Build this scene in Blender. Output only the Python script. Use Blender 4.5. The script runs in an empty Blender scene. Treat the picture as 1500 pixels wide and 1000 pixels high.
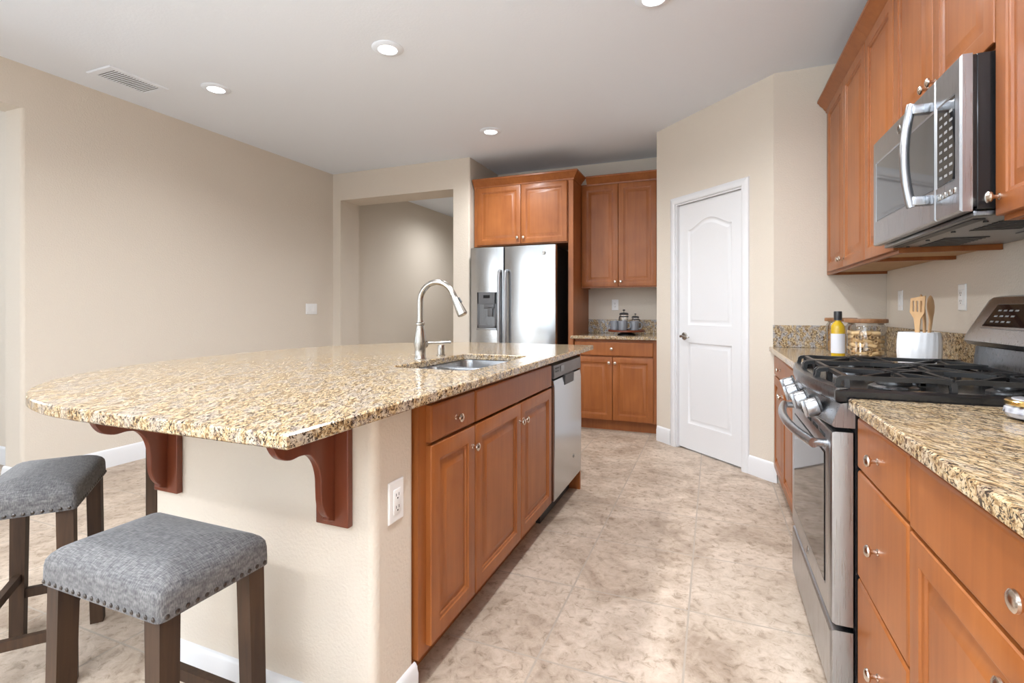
import bpy, bmesh, math, random
from mathutils import Vector, Matrix, noise as mnoise
PI = math.pi
random.seed(7)
sc = bpy.context.scene
COL = sc.collection

# ---------------------------------------------------------------- camera
YAW = math.atan(295 / 733)
cam = bpy.data.cameras.new('camera'); cam_o = bpy.data.objects.new('camera', cam); COL.objects.link(cam_o)
cam_o.location = (0, 0, 1.155); cam_o.rotation_euler = (PI / 2, 0, YAW)
cam.sensor_width = 36; cam.lens = 733 / 1500 * 36; cam.shift_y = -46 / 1500
cam.clip_start = 0.02
sc.camera = cam_o
# ---------------------------------------------------------------- view + world + lights
sc.view_settings.view_transform = 'Standard'; sc.view_settings.look = 'None'
sc.view_settings.gamma = 1; sc.view_settings.exposure = 0.06
try: sc.view_settings.use_curve_mapping = False
except Exception: pass
world = bpy.data.worlds.new('world'); sc.world = world; world.use_nodes = True
world.node_tree.nodes['Background'].inputs[0].default_value = (.75, .87, 1, 1)
world.node_tree.nodes['Background'].inputs[1].default_value = 1.2

def area(name, loc, rot, sx, sy, power, color):
    l = bpy.data.lights.new(name, 'AREA'); l.shape = 'RECTANGLE'; l.size = sx; l.size_y = sy
    l.energy = power; l.color = color
    o = bpy.data.objects.new(name, l); COL.objects.link(o); o.location = loc; o.rotation_euler = rot
    return o
# daylight through the two windows of the wall behind the camera and the windows of the dining side
DAY = (.84, .93, 1)
area('daylight_a', (-2.9, -3.62, 1.42), (PI / 2, 0, 0), 1.9, 1.9, 26, DAY)
area('daylight_b', (-.45, -3.62, 1.42), (PI / 2, 0, 0), 1.9, 1.9, 26, DAY)
area('daylight_d', (-4.3, -2.2, 1.4), (PI / 2, 0, -PI / 2), 1.9, 1.8, 110, DAY)
area('daylight_c', (-6.66, .4, 1.45), (PI / 2, 0, -PI / 2), 2.0, 1.9, 34, DAY)
# added fill lamp behind the camera, aimed up to brighten the room off the ceiling
fl = bpy.data.lights.new('bounce_fill', 'SPOT'); fl.energy = 900; fl.color = (.90, .96, 1); fl.spot_size = math.radians(150); fl.spot_blend = 1; fl.shadow_soft_size = .15
flo = bpy.data.objects.new('bounce_fill', fl); COL.objects.link(flo); flo.location = (-.75, -1.4, 1.75); flo.rotation_euler = (PI - .25, 0, 0)
CANS = [(-1.83, 2.53), (-3.3, 2.53), (-1.83, 4.04), (-.28, 2.62), (-.28, 1.0), (-1.83, 1.0), (-3.3, 1.0), (-1.83, -1.2), (-.28, -1.2), (-3.3, -1.2), (-3.3, 6.6)]
for x, y in CANS:
    l = bpy.data.lights.new('can_beam', 'SPOT'); l.energy = 95 if y > 6 else 16 if x < -3 else 82; l.color = (.96, .98, 1)
    l.spot_size = math.radians(140 if x < -3 and y < 6 else 166); l.spot_blend = 1 if x < -3 else .8; l.shadow_soft_size = .07
    o = bpy.data.objects.new('can_beam', l); COL.objects.link(o); o.location = (x, y, 2.70)

# ---------------------------------------------------------------- materials
def newmat(name):
    m = bpy.data.materials.new(name); m.use_nodes = True
    nt = m.node_tree; return m, nt, nt.nodes['Principled BSDF']
def N(nt, t, **kw):
    n = nt.nodes.new(t)
    for k, v in kw.items():
        if k in n.inputs.keys(): n.inputs[k].default_value = v
        else: setattr(n, k, v)
    return n
def rgba(c): return (c[0], c[1], c[2], 1)
def plain(name, col, rough=.5, metal=0., coat=0., spec=.5, bump=None, trans=0.):
    m, nt, p = newmat(name)
    p.inputs['Base Color'].default_value = rgba(col); p.inputs['Roughness'].default_value = rough
    p.inputs['Metallic'].default_value = metal; p.inputs['Coat Weight'].default_value = coat
    p.inputs['Specular IOR Level'].default_value = spec; p.inputs['Transmission Weight'].default_value = trans
    tc = N(nt, 'ShaderNodeTexCoord')
    nz = N(nt, 'ShaderNodeTexNoise', Scale=(bump[0] if bump else 40.), Detail=3.)
    nt.links.new(tc.outputs['Object'], nz.inputs['Vector'])
    if bump:
        b = N(nt, 'ShaderNodeBump', Strength=bump[1], Distance=bump[2])
        nt.links.new(nz.outputs['Fac'], b.inputs['Height']); nt.links.new(b.outputs['Normal'], p.inputs['Normal'])
    else:
        r = N(nt, 'ShaderNodeMapRange'); r.inputs['To Min'].default_value = max(.02, rough * .85); r.inputs['To Max'].default_value = min(1, rough * 1.15)
        nt.links.new(nz.outputs['Fac'], r.inputs['Value']); nt.links.new(r.outputs['Result'], p.inputs['Roughness'])
    return m
def ramp(nt, stops):
    r = N(nt, 'ShaderNodeValToRGB'); e = r.color_ramp.elements
    while len(e) < len(stops): e.new(.5)
    for el, (p, c) in zip(e, stops): el.position = p; el.color = rgba(c)
    return r
def wood(name, dark, lite, rough=.34, gs=1., coat=.25):
    m, nt, p = newmat(name)
    tc = N(nt, 'ShaderNodeTexCoord'); oi = N(nt, 'ShaderNodeObjectInfo')
    ad = N(nt, 'ShaderNodeVectorMath', operation='ADD'); ml = N(nt, 'ShaderNodeVectorMath', operation='SCALE'); ml.inputs['Scale'].default_value = 9.
    cb = N(nt, 'ShaderNodeCombineXYZ')
    for k in 'XYZ': nt.links.new(oi.outputs['Random'], cb.inputs[k])
    nt.links.new(cb.outputs[0], ml.inputs[0]); nt.links.new(tc.outputs['Object'], ad.inputs[0]); nt.links.new(ml.outputs[0], ad.inputs[1])
    mp = N(nt, 'ShaderNodeMapping'); mp.inputs['Scale'].default_value = (22 * gs, 22 * gs, 1.6 * gs)
    nt.links.new(ad.outputs[0], mp.inputs['Vector'])
    n1 = N(nt, 'ShaderNodeTexNoise', Scale=1.6, Detail=5., Distortion=.6); nt.links.new(mp.outputs[0], n1.inputs['Vector'])
    n2 = N(nt, 'ShaderNodeTexNoise', Scale=5., Detail=2.); nt.links.new(ad.outputs[0], n2.inputs['Vector'])
    mx = N(nt, 'ShaderNodeMix', data_type='FLOAT'); mx.inputs[0].default_value = .5
    nt.links.new(n1.outputs['Fac'], mx.inputs[2]); nt.links.new(n2.outputs['Fac'], mx.inputs[3])
    r = ramp(nt, [(.3, dark), (.7, lite)]); nt.links.new(mx.outputs[0], r.inputs['Fac'])
    nt.links.new(r.outputs['Color'], p.inputs['Base Color']); p.inputs['Specular IOR Level'].default_value = .4
    p.inputs['Roughness'].default_value = rough; p.inputs['Coat Weight'].default_value = coat; p.inputs['Coat Roughness'].default_value = .18
    return m
def granite(name, rot=.5, gf_=.5):
    m, nt, p = newmat(name)
    tc = N(nt, 'ShaderNodeTexCoord')
    mp = N(nt, 'ShaderNodeMapping'); mp.vector_type = 'TEXTURE'; mp.inputs['Rotation'].default_value = (0, 0, rot); mp.inputs['Scale'].default_value = (1.25, .50, .72)
    nt.links.new(tc.outputs['Object'], mp.inputs['Vector'])
    n1 = N(nt, 'ShaderNodeTexNoise', Scale=48., Detail=4., Roughness=.65, Distortion=.8)
    n2 = N(nt, 'ShaderNodeTexNoise', Scale=92., Detail=3., Roughness=.65, Distortion=1.1)
    n3 = N(nt, 'ShaderNodeTexNoise', Scale=16., Detail=3., Distortion=.5)
    v = N(nt, 'ShaderNodeTexVoronoi', Scale=75., Randomness=1.)
    for n in (n1, n2, n3, v): nt.links.new(mp.outputs[0], n.inputs['Vector'])
    base = ramp(nt, [(.36, (.13, .065, .028)), (.45, (.37, .245, .12)), (.54, (.56, .42, .245)), (.68, (.62, .52, .37))])
    nt.links.new(n1.outputs['Fac'], base.inputs['Fac'])
    grey = ramp(nt, [(.46, (0, 0, 0)), (.60, (1, 1, 1))]); nt.links.new(n3.outputs['Fac'], grey.inputs['Fac'])
    mg = N(nt, 'ShaderNodeMix', data_type='RGBA'); gf = N(nt, 'ShaderNodeMath', operation='MULTIPLY'); gf.inputs[1].default_value = gf_
    nt.links.new(grey.outputs[0], gf.inputs[0]); nt.links.new(gf.outputs[0], mg.inputs[0]); nt.links.new(base.outputs[0], mg.inputs[6])
    mg.inputs[7].default_value = (.42, .41, .41, 1)
    fl = ramp(nt, [(.415, (1, 1, 1)), (.47, (0, 0, 0))]); nt.links.new(n2.outputs['Fac'], fl.inputs['Fac'])
    md = N(nt, 'ShaderNodeMix', data_type='RGBA'); nt.links.new(fl.outputs[0], md.inputs[0]); nt.links.new(mg.outputs[2], md.inputs[6]); md.inputs[7].default_value = (.040, .027, .020, 1)
    vf = ramp(nt, [(.10, (1, 1, 1)), (.2, (0, 0, 0))]); nt.links.new(v.outputs['Distance'], vf.inputs['Fac'])
    vm = N(nt, 'ShaderNodeMath', operation='MULTIPLY'); nt.links.new(vf.outputs[0], vm.inputs[0]); vm.inputs[1].default_value = .7
    m2 = N(nt, 'ShaderNodeMix', data_type='RGBA'); nt.links.new(vm.outputs[0], m2.inputs[0]); nt.links.new(md.outputs[2], m2.inputs[6]); m2.inputs[7].default_value = (.14, .075, .04, 1)
    nt.links.new(m2.outputs[2], p.inputs['Base Color'])
    p.inputs['Roughness'].default_value = .13; p.inputs['Specular IOR Level'].default_value = .5
    return m
def floor_mat():
    m, nt, p = newmat('floor_tile')
    tc = N(nt, 'ShaderNodeTexCoord'); mp = N(nt, 'ShaderNodeMapping')
    TW, TH = .4545, .4665
    mp.inputs['Location'].default_value = (.088 + TW * 20, -1.571 + TH * 20, 0)
    nt.links.new(tc.outputs['Object'], mp.inputs['Vector'])
    br = N(nt, 'ShaderNodeTexBrick', Scale=1.); br.offset = 0; br.squash = 1
    for k, v in (('Mortar Size', .0036), ('Mortar Smooth', .1), ('Bias', 0.), ('Brick Width', TW), ('Row Height', TH)): br.inputs[k].default_value = v
    br.inputs['Color1'].default_value = (.9, .9, .9, 1); br.inputs['Color2'].default_value = (1, 1, 1, 1); br.inputs['Mortar'].default_value = (0, 0, 0, 1)
    nt.links.new(mp.outputs[0], br.inputs['Vector'])
    n1 = N(nt, 'ShaderNodeTexNoise', Scale=3.2, Detail=8., Roughness=.62, Distortion=1.1); n2 = N(nt, 'ShaderNodeTexNoise', Scale=26., Detail=9., Roughness=.72, Distortion=.7)
    for n in (n1, n2): nt.links.new(tc.outputs['Object'], n.inputs['Vector'])
    r1 = ramp(nt, [(.30, (.34, .255, .19)), (.47, (.50, .40, .315)), (.62, (.62, .51, .415))]); nt.links.new(n1.outputs['Fac'], r1.inputs['Fac'])
    r2 = ramp(nt, [(.34, (.55, .50, .44)), (.46, (.92, .90, .87)), (.60, (1.06, 1.06, 1.06))]); nt.links.new(n2.outputs['Fac'], r2.inputs['Fac'])
    mu = N(nt, 'ShaderNodeMix', data_type='RGBA', blend_type='MULTIPLY'); mu.inputs[0].default_value = 1
    nt.links.new(r1.outputs[0], mu.inputs[6]); nt.links.new(r2.outputs[0], mu.inputs[7])
    m3 = N(nt, 'ShaderNodeMix', data_type='RGBA', blend_type='MULTIPLY'); m3.inputs[0].default_value = 1
    nt.links.new(mu.outputs[2], m3.inputs[6]); nt.links.new(br.outputs['Color'], m3.inputs[7])
    m4 = N(nt, 'ShaderNodeMix', data_type='RGBA'); nt.links.new(br.outputs['Fac'], m4.inputs[0]); nt.links.new(m3.outputs[2], m4.inputs[6]); m4.inputs[7].default_value = (.40, .335, .275, 1)
    nt.links.new(m4.outputs[2], p.inputs['Base Color'])
    b = N(nt, 'ShaderNodeBump', Strength=.5, Distance=.004); iv = N(nt, 'ShaderNodeMath', operation='SUBTRACT'); nt.links.new(n2.outputs['Fac'], iv.inputs[0]); nt.links.new(br.outputs['Fac'], iv.inputs[1])
    nt.links.new(iv.outputs[0], b.inputs['Height']); nt.links.new(b.outputs[0], p.inputs['Normal'])
    p.inputs['Roughness'].default_value = .5
    return m
def steel(name, col=(.41, .42, .44), rough=.28, wave=0., brush='z'):
    m, nt, p = newmat(name)
    p.inputs['Base Color'].default_value = rgba(col); p.inputs['Metallic'].default_value = 1; p.inputs['Roughness'].default_value = rough
    tc = N(nt, 'ShaderNodeTexCoord'); mp = N(nt, 'ShaderNodeMapping')
    mp.inputs['Scale'].default_value = (3, 3, 260) if brush == 'x' else (260, 260, 3)
    nt.links.new(tc.outputs['Object'], mp.inputs['Vector'])
    n = N(nt, 'ShaderNodeTexNoise', Scale=2., Detail=2.); nt.links.new(mp.outputs[0], n.inputs['Vector'])
    r = N(nt, 'ShaderNodeMapRange'); r.inputs['To Min'].default_value = rough * .92; r.inputs['To Max'].default_value = rough * 1.08
    nt.links.new(n.outputs['Fac'], r.inputs['Value']); nt.links.new(r.outputs[0], p.inputs['Roughness'])
    if wave:
        n2 = N(nt, 'ShaderNodeTexNoise', Scale=2.2, Detail=0.); nt.links.new(tc.outputs['Object'], n2.inputs['Vector'])
        b = N(nt, 'ShaderNodeBump', Strength=.6, Distance=wave); nt.links.new(n2.outputs['Fac'], b.inputs['Height']); nt.links.new(b.outputs[0], p.inputs['Normal'])
    return m
def thin_glass(name, tint=(1, 1, 1), gl=.10):
    m = bpy.data.materials.new(name); m.use_nodes = True; nt = m.node_tree; nt.nodes.clear()
    o = N(nt, 'ShaderNodeOutputMaterial'); mx = N(nt, 'ShaderNodeMixShader'); t = N(nt, 'ShaderNodeBsdfTransparent'); g = N(nt, 'ShaderNodeBsdfGlossy', Roughness=.03)
    t.inputs[0].default_value = rgba(tint); lw = N(nt, 'ShaderNodeLayerWeight', Blend=.25); ad = N(nt, 'ShaderNodeMath', operation='MULTIPLY_ADD'); ad.inputs[1].default_value = .5; ad.inputs[2].default_value = gl * .4
    nt.links.new(lw.outputs['Fresnel'], ad.inputs[0]); nt.links.new(ad.outputs[0], mx.inputs[0])
    nt.links.new(t.outputs[0], mx.inputs[1]); nt.links.new(g.outputs[0], mx.inputs[2]); nt.links.new(mx.outputs[0], o.inputs[0])
    return m
def emit(name, col, s):
    m, nt, p = newmat(name); p.inputs['Base Color'].default_value = rgba(col); p.inputs['Emission Color'].default_value = rgba(col); p.inputs['Emission Strength'].default_value = s
    tc = N(nt, 'ShaderNodeTexCoord'); nz = N(nt, 'ShaderNodeTexNoise', Scale=20.); nt.links.new(tc.outputs['Object'], nz.inputs['Vector'])
    r = N(nt, 'ShaderNodeMapRange'); r.inputs['To Min'].default_value = .4; r.inputs['To Max'].default_value = .6; nt.links.new(nz.outputs['Fac'], r.inputs['Value']); nt.links.new(r.outputs[0], p.inputs['Roughness'])
    return m
def fabric(name):
    m, nt, p = newmat(name)
    tc = N(nt, 'ShaderNodeTexCoord')
    ns = []
    for sclv in ((420, 60, 120), (60, 420, 120)):
        mp = N(nt, 'ShaderNodeMapping'); mp.inputs['Scale'].default_value = sclv; nt.links.new(tc.outputs['Object'], mp.inputs['Vector'])
        n = N(nt, 'ShaderNodeTexNoise', Scale=1., Detail=2.); nt.links.new(mp.outputs[0], n.inputs['Vector']); ns.append(n)
    ad = N(nt, 'ShaderNodeMath', operation='ADD'); nt.links.new(ns[0].outputs['Fac'], ad.inputs[0]); nt.links.new(ns[1].outputs['Fac'], ad.inputs[1])
    hf = N(nt, 'ShaderNodeMath', operation='MULTIPLY'); hf.inputs[1].default_value = .5; nt.links.new(ad.outputs[0], hf.inputs[0])
    r = ramp(nt, [(.34, (.055, .053, .056)), (.5, (.115, .110, .111)), (.66, (.19, .182, .178))]); nt.links.new(hf.outputs[0], r.inputs['Fac']); nt.links.new(r.outputs[0], p.inputs['Base Color'])
    b = N(nt, 'ShaderNodeBump', Strength=.3, Distance=.001); nt.links.new(hf.outputs[0], b.inputs['Height']); nt.links.new(b.outputs[0], p.inputs['Normal'])
    p.inputs['Roughness'].default_value = .95; p.inputs['Sheen Weight'].default_value = .15
    return m
M = {}
ROT_R, ROT_I = -62, -61     # lie of the grain of the two slabs
M['wall'] = plain('wall_paint', (.67, .60, .515), .85, bump=(110, .5, .004))
M['ceil'] = plain('ceiling_paint', (.80, .855, .935), .9, bump=(70, .2, .004))
M['white'] = plain('white_trim_paint', (.745, .745, .76), .38)
M['plate'] = plain('white_plastic', (.84, .84, .84), .35)
M['floor'] = floor_mat()
M['wood'] = wood('cherry_wood', (.24, .069, .014), (.36, .119, .029), .4, 1., .08)
M['corbel'] = wood('red_cherry_wood', (.115, .026, .011), (.185, .048, .020))
M['stool'] = wood('espresso_wood', (.018, .008, .004), (.072, .036, .017), .6, 2., .0)
M['lid'] = wood('acacia_wood', (.16, .07, .03), (.36, .18, .08), .45, 2., .1)
M['beech'] = wood('beech_wood', (.55, .32, .15), (.72, .46, .24), .5, 1.5, .05)
M['granite'] = granite('granite', math.radians(ROT_I), .42)
M['granite_daylit'] = granite('granite_daylit_grey', math.radians(ROT_R), .9)  # same stone, greyed: reflected daylight put into the colour
M['granite2'] = granite('granite_right', math.radians(ROT_R), .22)
M['steel'] = steel('stainless_steel')
M['steelx'] = steel('stainless_steel_front', (.52, .535, .555), .2, .011, 'x')
M['steeld'] = steel('dark_stainless_steel', (.20, .205, .215), .28)
M['nickel'] = steel('brushed_nickel', (.40, .375, .34), .24)
M['knob'] = steel('satin_nickel', (.70, .62, .54), .22)
M['black'] = plain('black_enamel', (.012, .012, .013), .18)
M['iron'] = plain('cast_iron', (.012, .012, .0125), .36, bump=(180, .15, .001))
M['bplastic'] = plain('black_plastic', (.02, .02, .022), .4)
M['gplastic'] = plain('grey_plastic', (.11, .11, .115), .3)
M['bglass'] = plain('black_glass', (.010, .010, .011), .04)
M['mglass'] = plain('smoked_glass', (.055, .056, .058), .05)
M['fabric'] = fabric('grey_linen')
M['stud'] = steel('dark_nailhead', (.10, .09, .085), .3)
M['ceramic'] = plain('white_ceramic', (.78, .79, .82), .12)
M['mug'] = plain('grey_ceramic', (.17, .18, .20), .22)
M['glass'] = thin_glass('clear_glass')
M['oil'] = plain('olive_oil', (.50, .32, .015), .08)
M['label'] = plain('paper_label', (.62, .62, .66), .6)
M['pasta'] = plain('dry_pasta', (.80, .56, .28), .55, bump=(120, .3, .001))
M['gold'] = steel('gold_metal', (.85, .60, .22), .2)
M['lens'] = emit('lamp_lens', (1, .97, .92), 6.)
M['lcd'] = plain('dark_display', (.01, .012, .014), .1)
M['print'] = plain('light_print', (.26, .26, .26), .5)
M['maple'] = wood('bare_maple', (.40, .24, .11), (.52, .33, .17), .6, 1., 0.)
M['dark'] = plain('dark_void', (.02, .02, .02), .8)
M['hinge'] = steel('hinge_steel', (.34, .34, .35), .35)

# ---------------------------------------------------------------- mesh builder
class B:
    def __init__(s): s.bm = bmesh.new(); s.M = Matrix.Identity(4); s.mi = 0
    def v(s, x, y, z): return s.bm.verts.new(s.M @ Vector((x, y, z)))
    def f(s, vs):
        try: fc = s.bm.faces.new(vs); fc.material_index = s.mi; return fc
        except ValueError: return None
    def box(s, x0, x1, y0, y1, z0, z1, bev=0., seg=2, vert_only=False):
        vs = [s.v(x, y, z) for z in (z0, z1) for y in (y0, y1) for x in (x0, x1)]
        fs = [s.f([vs[i] for i in q]) for q in ((0, 2, 3, 1), (4, 5, 7, 6), (0, 1, 5, 4), (1, 3, 7, 5), (3, 2, 6, 7), (2, 0, 4, 6))]
        if bev:
            es = {e for f in fs for e in f.edges}
            if vert_only: es = {e for e in es if abs((s.M.inverted() @ e.verts[0].co - s.M.inverted() @ e.verts[1].co).z) > 1e-6}
            r = bmesh.ops.bevel(s.bm, geom=list(es), offset=bev, segments=seg, affect='EDGES', profile=.5)
            for f in r['faces']: f.material_index = s.mi
        return s
    def lathe(s, prof, c=(0, 0, 0), axis='z', n=24, wob=None, sx=1., sy=1.):
        rings = []
        for r, t in prof:
            ring = []
            if r < 1e-6: ring = [s._ax(c, axis, 0, 0, t)]
            else:
                for i in range(n):
                    a = 2 * PI * i / n; rr = r * (wob(a, t) if wob else 1)
                    ring.append(s._ax(c, axis, rr * math.cos(a) * sx, rr * math.sin(a) * sy, t))
            rings.append(ring)
        for a, b in zip(rings, rings[1:]):
            for i in range(n):
                j = (i + 1) % n
                if len(a) == 1 and len(b) == 1: continue
                if len(a) == 1: s.f([a[0], b[j], b[i]])
                elif len(b) == 1: s.f([a[i], a[j], b[0]])
                else: s.f([a[i], a[j], b[j], b[i]])
        if len(rings[0]) > 1: s.f(rings[0][::-1])
        if len(rings[-1]) > 1: s.f(rings[-1])
        return s
    def _ax(s, c, axis, a, b, t):
        if axis == 'z': return s.v(c[0] + a, c[1] + b, c[2] + t)
        if axis == 'y': return s.v(c[0] + a, c[1] - t, c[2] + b)      # towards the viewer of a front
        if axis == 'x': return s.v(c[0] + t, c[1] + a, c[2] + b)
    def tube(s, pts, r, n=10, closed=False, sq=None):
        pts = [Vector(p) for p in pts]; m = len(pts); rs = r if isinstance(r, (list, tuple)) else [r] * m
        T = []
        for i in range(m):
            a = pts[i - 1] if (i or closed) else pts[i]; b = pts[(i + 1) % m] if (i < m - 1 or closed) else pts[i]
            T.append((b - a).normalized())
        up = Vector((0, 0, 1)) if abs(T[0].z) < .9 else Vector((0, 1, 0))
        nrm = (up - T[0] * up.dot(T[0])).normalized(); rings = []
        for i in range(m):
            nrm = (nrm - T[i] * nrm.dot(T[i])).normalized(); bn = T[i].cross(nrm)
            ring = []
            for k in range(n):
                if sq:
                    cx, cz = [(-1, -1), (1, -1), (1, 1), (-1, 1)][k]
                    ring.append(s.v(*(pts[i] + bn * cx * sq[0] + nrm * cz * sq[1])))
                else:
                    a = 2 * PI * k / n; ring.append(s.v(*(pts[i] + (nrm * math.cos(a) + bn * math.sin(a)) * rs[i])))
            rings.append(ring)
        for i in range(m if closed else m - 1):
            a, b = rings[i], rings[(i + 1) % m]
            for k in range(n): s.f([a[k], a[(k + 1) % n], b[(k + 1) % n], b[k]])
        if not closed: s.f(rings[0][::-1]); s.f(rings[-1])
        return s
    def bar(s, pts, w, h): return s.tube(pts, 0, 4, False, (w / 2, h / 2))
    def rings(s, loops, cap0=True, cap1=True):
        vs = [[s.v(*p) for p in l] for l in loops]; n = len(vs[0])
        for a, b in zip(vs, vs[1:]):
            for k in range(n): s.f([a[k], a[(k + 1) % n], b[(k + 1) % n], b[k]])
        if cap0: s.f(vs[0][::-1])
        if cap1: s.f(vs[-1])
        return vs
    def prism(s, out, axis, t0, t1, bev=0.):
        def P(a, b, t): return {'x': (t, a, b), 'y': (a, t, b), 'z': (a, b, t)}[axis]
        if bev:
            inn = offset(out, -bev)
            L = [[P(a, b, t0) for a, b in inn], [P(a, b, t0 + bev) for a, b in out], [P(a, b, t1 - bev) for a, b in out], [P(a, b, t1) for a, b in inn]]
        else: L = [[P(a, b, t0) for a, b in out], [P(a, b, t1) for a, b in out]]
        s.rings(L); return s
    def fillplane(s, loops, tri=True):
        es = []
        for l in loops:
            for a, b in zip(l, l[1:] + l[:1]):
                e = s.bm.edges.get((a, b)) or s.bm.edges.new((a, b)); es.append(e)
        r = bmesh.ops.triangle_fill(s.bm, edges=es, use_beauty=True)
        for g in r['geom']:
            if isinstance(g, bmesh.types.BMFace): g.material_index = s.mi
    def slab(s, outer, holes, z0, z1, e=.003):
        tops, bots = [], []
        for lp, sg in [(outer, -1)] + [(h, 1) for h in holes]:
            inn = offset(lp, sg * e)
            L = [[(x, y, z1) for x, y in inn], [(x, y, z1 - e) for x, y in lp], [(x, y, z0 + e) for x, y in lp], [(x, y, z0) for x, y in inn]]
            vs = s.rings(L, False, False); tops.append(vs[0]); bots.append(vs[-1])
        s.fillplane(tops); s.fillplane(bots); return s
    def panel(s, x0, z0, x1, z1, prof):
        L = [[(x0 + i, -d, z0 + i), (x1 - i, -d, z0 + i), (x1 - i, -d, z1 - i), (x0 + i, -d, z1 - i)] for i, d in prof]
        s.rings(L); return s
    def done(s, name, mat, parent=None, loc=None, rz=0., smooth=True, ang=32, weld=False):
        if weld: bmesh.ops.remove_doubles(s.bm, verts=s.bm.verts, dist=1e-6)
        bmesh.ops.recalc_face_normals(s.bm, faces=s.bm.faces)
        if smooth:
            for f in s.bm.faces: f.smooth = True
            for e in s.bm.edges:
                if len(e.link_faces) != 2 or e.calc_face_angle(0) > math.radians(ang): e.smooth = False
                else:
                    a1, a2 = e.link_faces[0].calc_area(), e.link_faces[1].calc_area()
                    if max(a1, a2) > 14 * min(a1, a2) and max(a1, a2) > .004: e.smooth = False
        me = bpy.data.meshes.new(name); s.bm.to_mesh(me); s.bm.free()
        for m in (mat if isinstance(mat, list) else [mat]): me.materials.append(M[m])
        o = bpy.data.objects.new(name, me); COL.objects.link(o)
        if parent is not None: o.parent = parent
        if loc is not None: o.location = loc; o.rotation_euler = (0, 0, rz)
        return o
def offset(lp, d):
    """move every point of a closed outline outwards by d (inwards when negative)"""
    n = len(lp); A = sum(lp[i][0] * lp[(i + 1) % n][1] - lp[(i + 1) % n][0] * lp[i][1] for i in range(n)); sg = 1 if A > 0 else -1
    out = []
    for i in range(n):
        p, q, r = Vector(lp[i - 1]), Vector(lp[i]), Vector(lp[(i + 1) % n])
        a, b = (q - p), (r - q)
        if a.length < 1e-9: a = b
        if b.length < 1e-9: b = a
        a.normalize(); b.normalize()
        na, nb = Vector((a.y, -a.x)) * sg, Vector((b.y, -b.x)) * sg
        m = na + nb; m = m / max(.35, m.length_squared / 2) if m.length > 1e-6 else na
        out.append((q.x + m.x * d, q.y + m.y * d))
    return out
def spline(pts, k=8, closed=False):
    pts = [Vector(p) for p in pts]; n = len(pts); out = []
    for i in range(n if closed else n - 1):
        g = (lambda j: pts[j % n]) if closed else (lambda j: pts[max(0, min(n - 1, j))])
        p0, p1, p2, p3 = g(i - 1), g(i), g(i + 1), g(i + 2)
        for t in range(k):
            u = t / k
            out.append(tuple(.5 * ((2 * p1) + (p2 - p0) * u + (2 * p0 - 5 * p1 + 4 * p2 - p3) * u * u + (3 * p1 - p0 - 3 * p2 + p3) * u ** 3)))
    if not closed: out.append(tuple(pts[-1]))
    return out
def rrect(cx, cy, a, b, r, k=6):
    r = max(1e-4, min(r, a - 1e-4, b - 1e-4)); out = []
    for sx, sy, a0 in ((1, 1, 0), (-1, 1, 90), (-1, -1, 180), (1, -1, 270)):
        for i in range(k + 1):
            t = math.radians(a0 + 90 * i / k); out.append((cx + sx * (a - r) + r * math.cos(t), cy + sy * (b - r) + r * math.sin(t)))
    return out
def tag(o, label, cat, group=None, kind='thing'):
    o['label'] = label; o['category'] = cat; o['kind'] = kind
    if group: o['group'] = group
    return o
def thing(name, label, cat, loc=(0, 0, 0), rz=0., group=None):
    o = bpy.data.objects.new(name, None); COL.objects.link(o); o.location = loc; o.rotation_euler = (0, 0, rz); o.empty_display_size = .1
    return tag(o, label, cat, group)
def struct(o): o['kind'] = 'structure'; return o
def copy_tree(o, parent=None):
    c = o.copy(); COL.objects.link(c)
    if parent is not None: c.parent = parent
    for ch in list(o.children): copy_tree(ch, c)
    return c

# ================================================================ THE ROOM
CZ = 2.74
YB, YO, XL, XR, YN = 5.38, 4.65, -4.13, 1.0, -3.6
B().box(-6.8, 1.3, -3.9, 9, -.1, 0).done('floor', 'floor')
struct(bpy.data.objects['floor'])
struct(B().box(-6.8, 1.3, -3.9, 9, CZ, CZ + .1).done('ceiling', 'ceil'))
def wallbox(name, *bx, bev=0., mat='wall'):
    b = B()
    for q in bx: b.box(*q, bev=bev, seg=4, vert_only=True)
    return struct(b.done(name, mat, ang=40))
# left wall with a wide cased opening at the near end
b = B()
b.box(XL - .2, XL, 1.807, 9, 0, 2.459, bev=.02, seg=4, vert_only=True); b.box(XL - .2, XL, -1.0, 9, 2.459, CZ, bev=.0)
b.box(XL - .2, XL, YN, -3.15, 0, CZ); b.box(XL - .2, XL, -1.25, -1.0, 0, CZ); b.box(XL - .2, XL, -3.15, -1.25, 0, .5); b.box(XL - .2, XL, -3.15, -1.25, 2.3, CZ); struct(b.done('wall_left', 'wall', ang=40))
# the side room seen through it: far wall, outer wall with window, near wall
wallbox('wall_side_far', (-6.6, XL - .2, 2.06, 2.2, 0, CZ))
wallbox('wall_side_near', (-6.6, XL - .2, -3.2, -3.05, 0, CZ))
wallbox('wall_side_outer', (-6.75, -6.6, -3.2, -.6, 0, CZ), (-6.75, -6.6, 1.4, 2.2, 0, CZ), (-6.75, -6.6, -.6, 1.4, 0, .5), (-6.75, -6.6, -.6, 1.4, 2.4, CZ))
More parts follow.
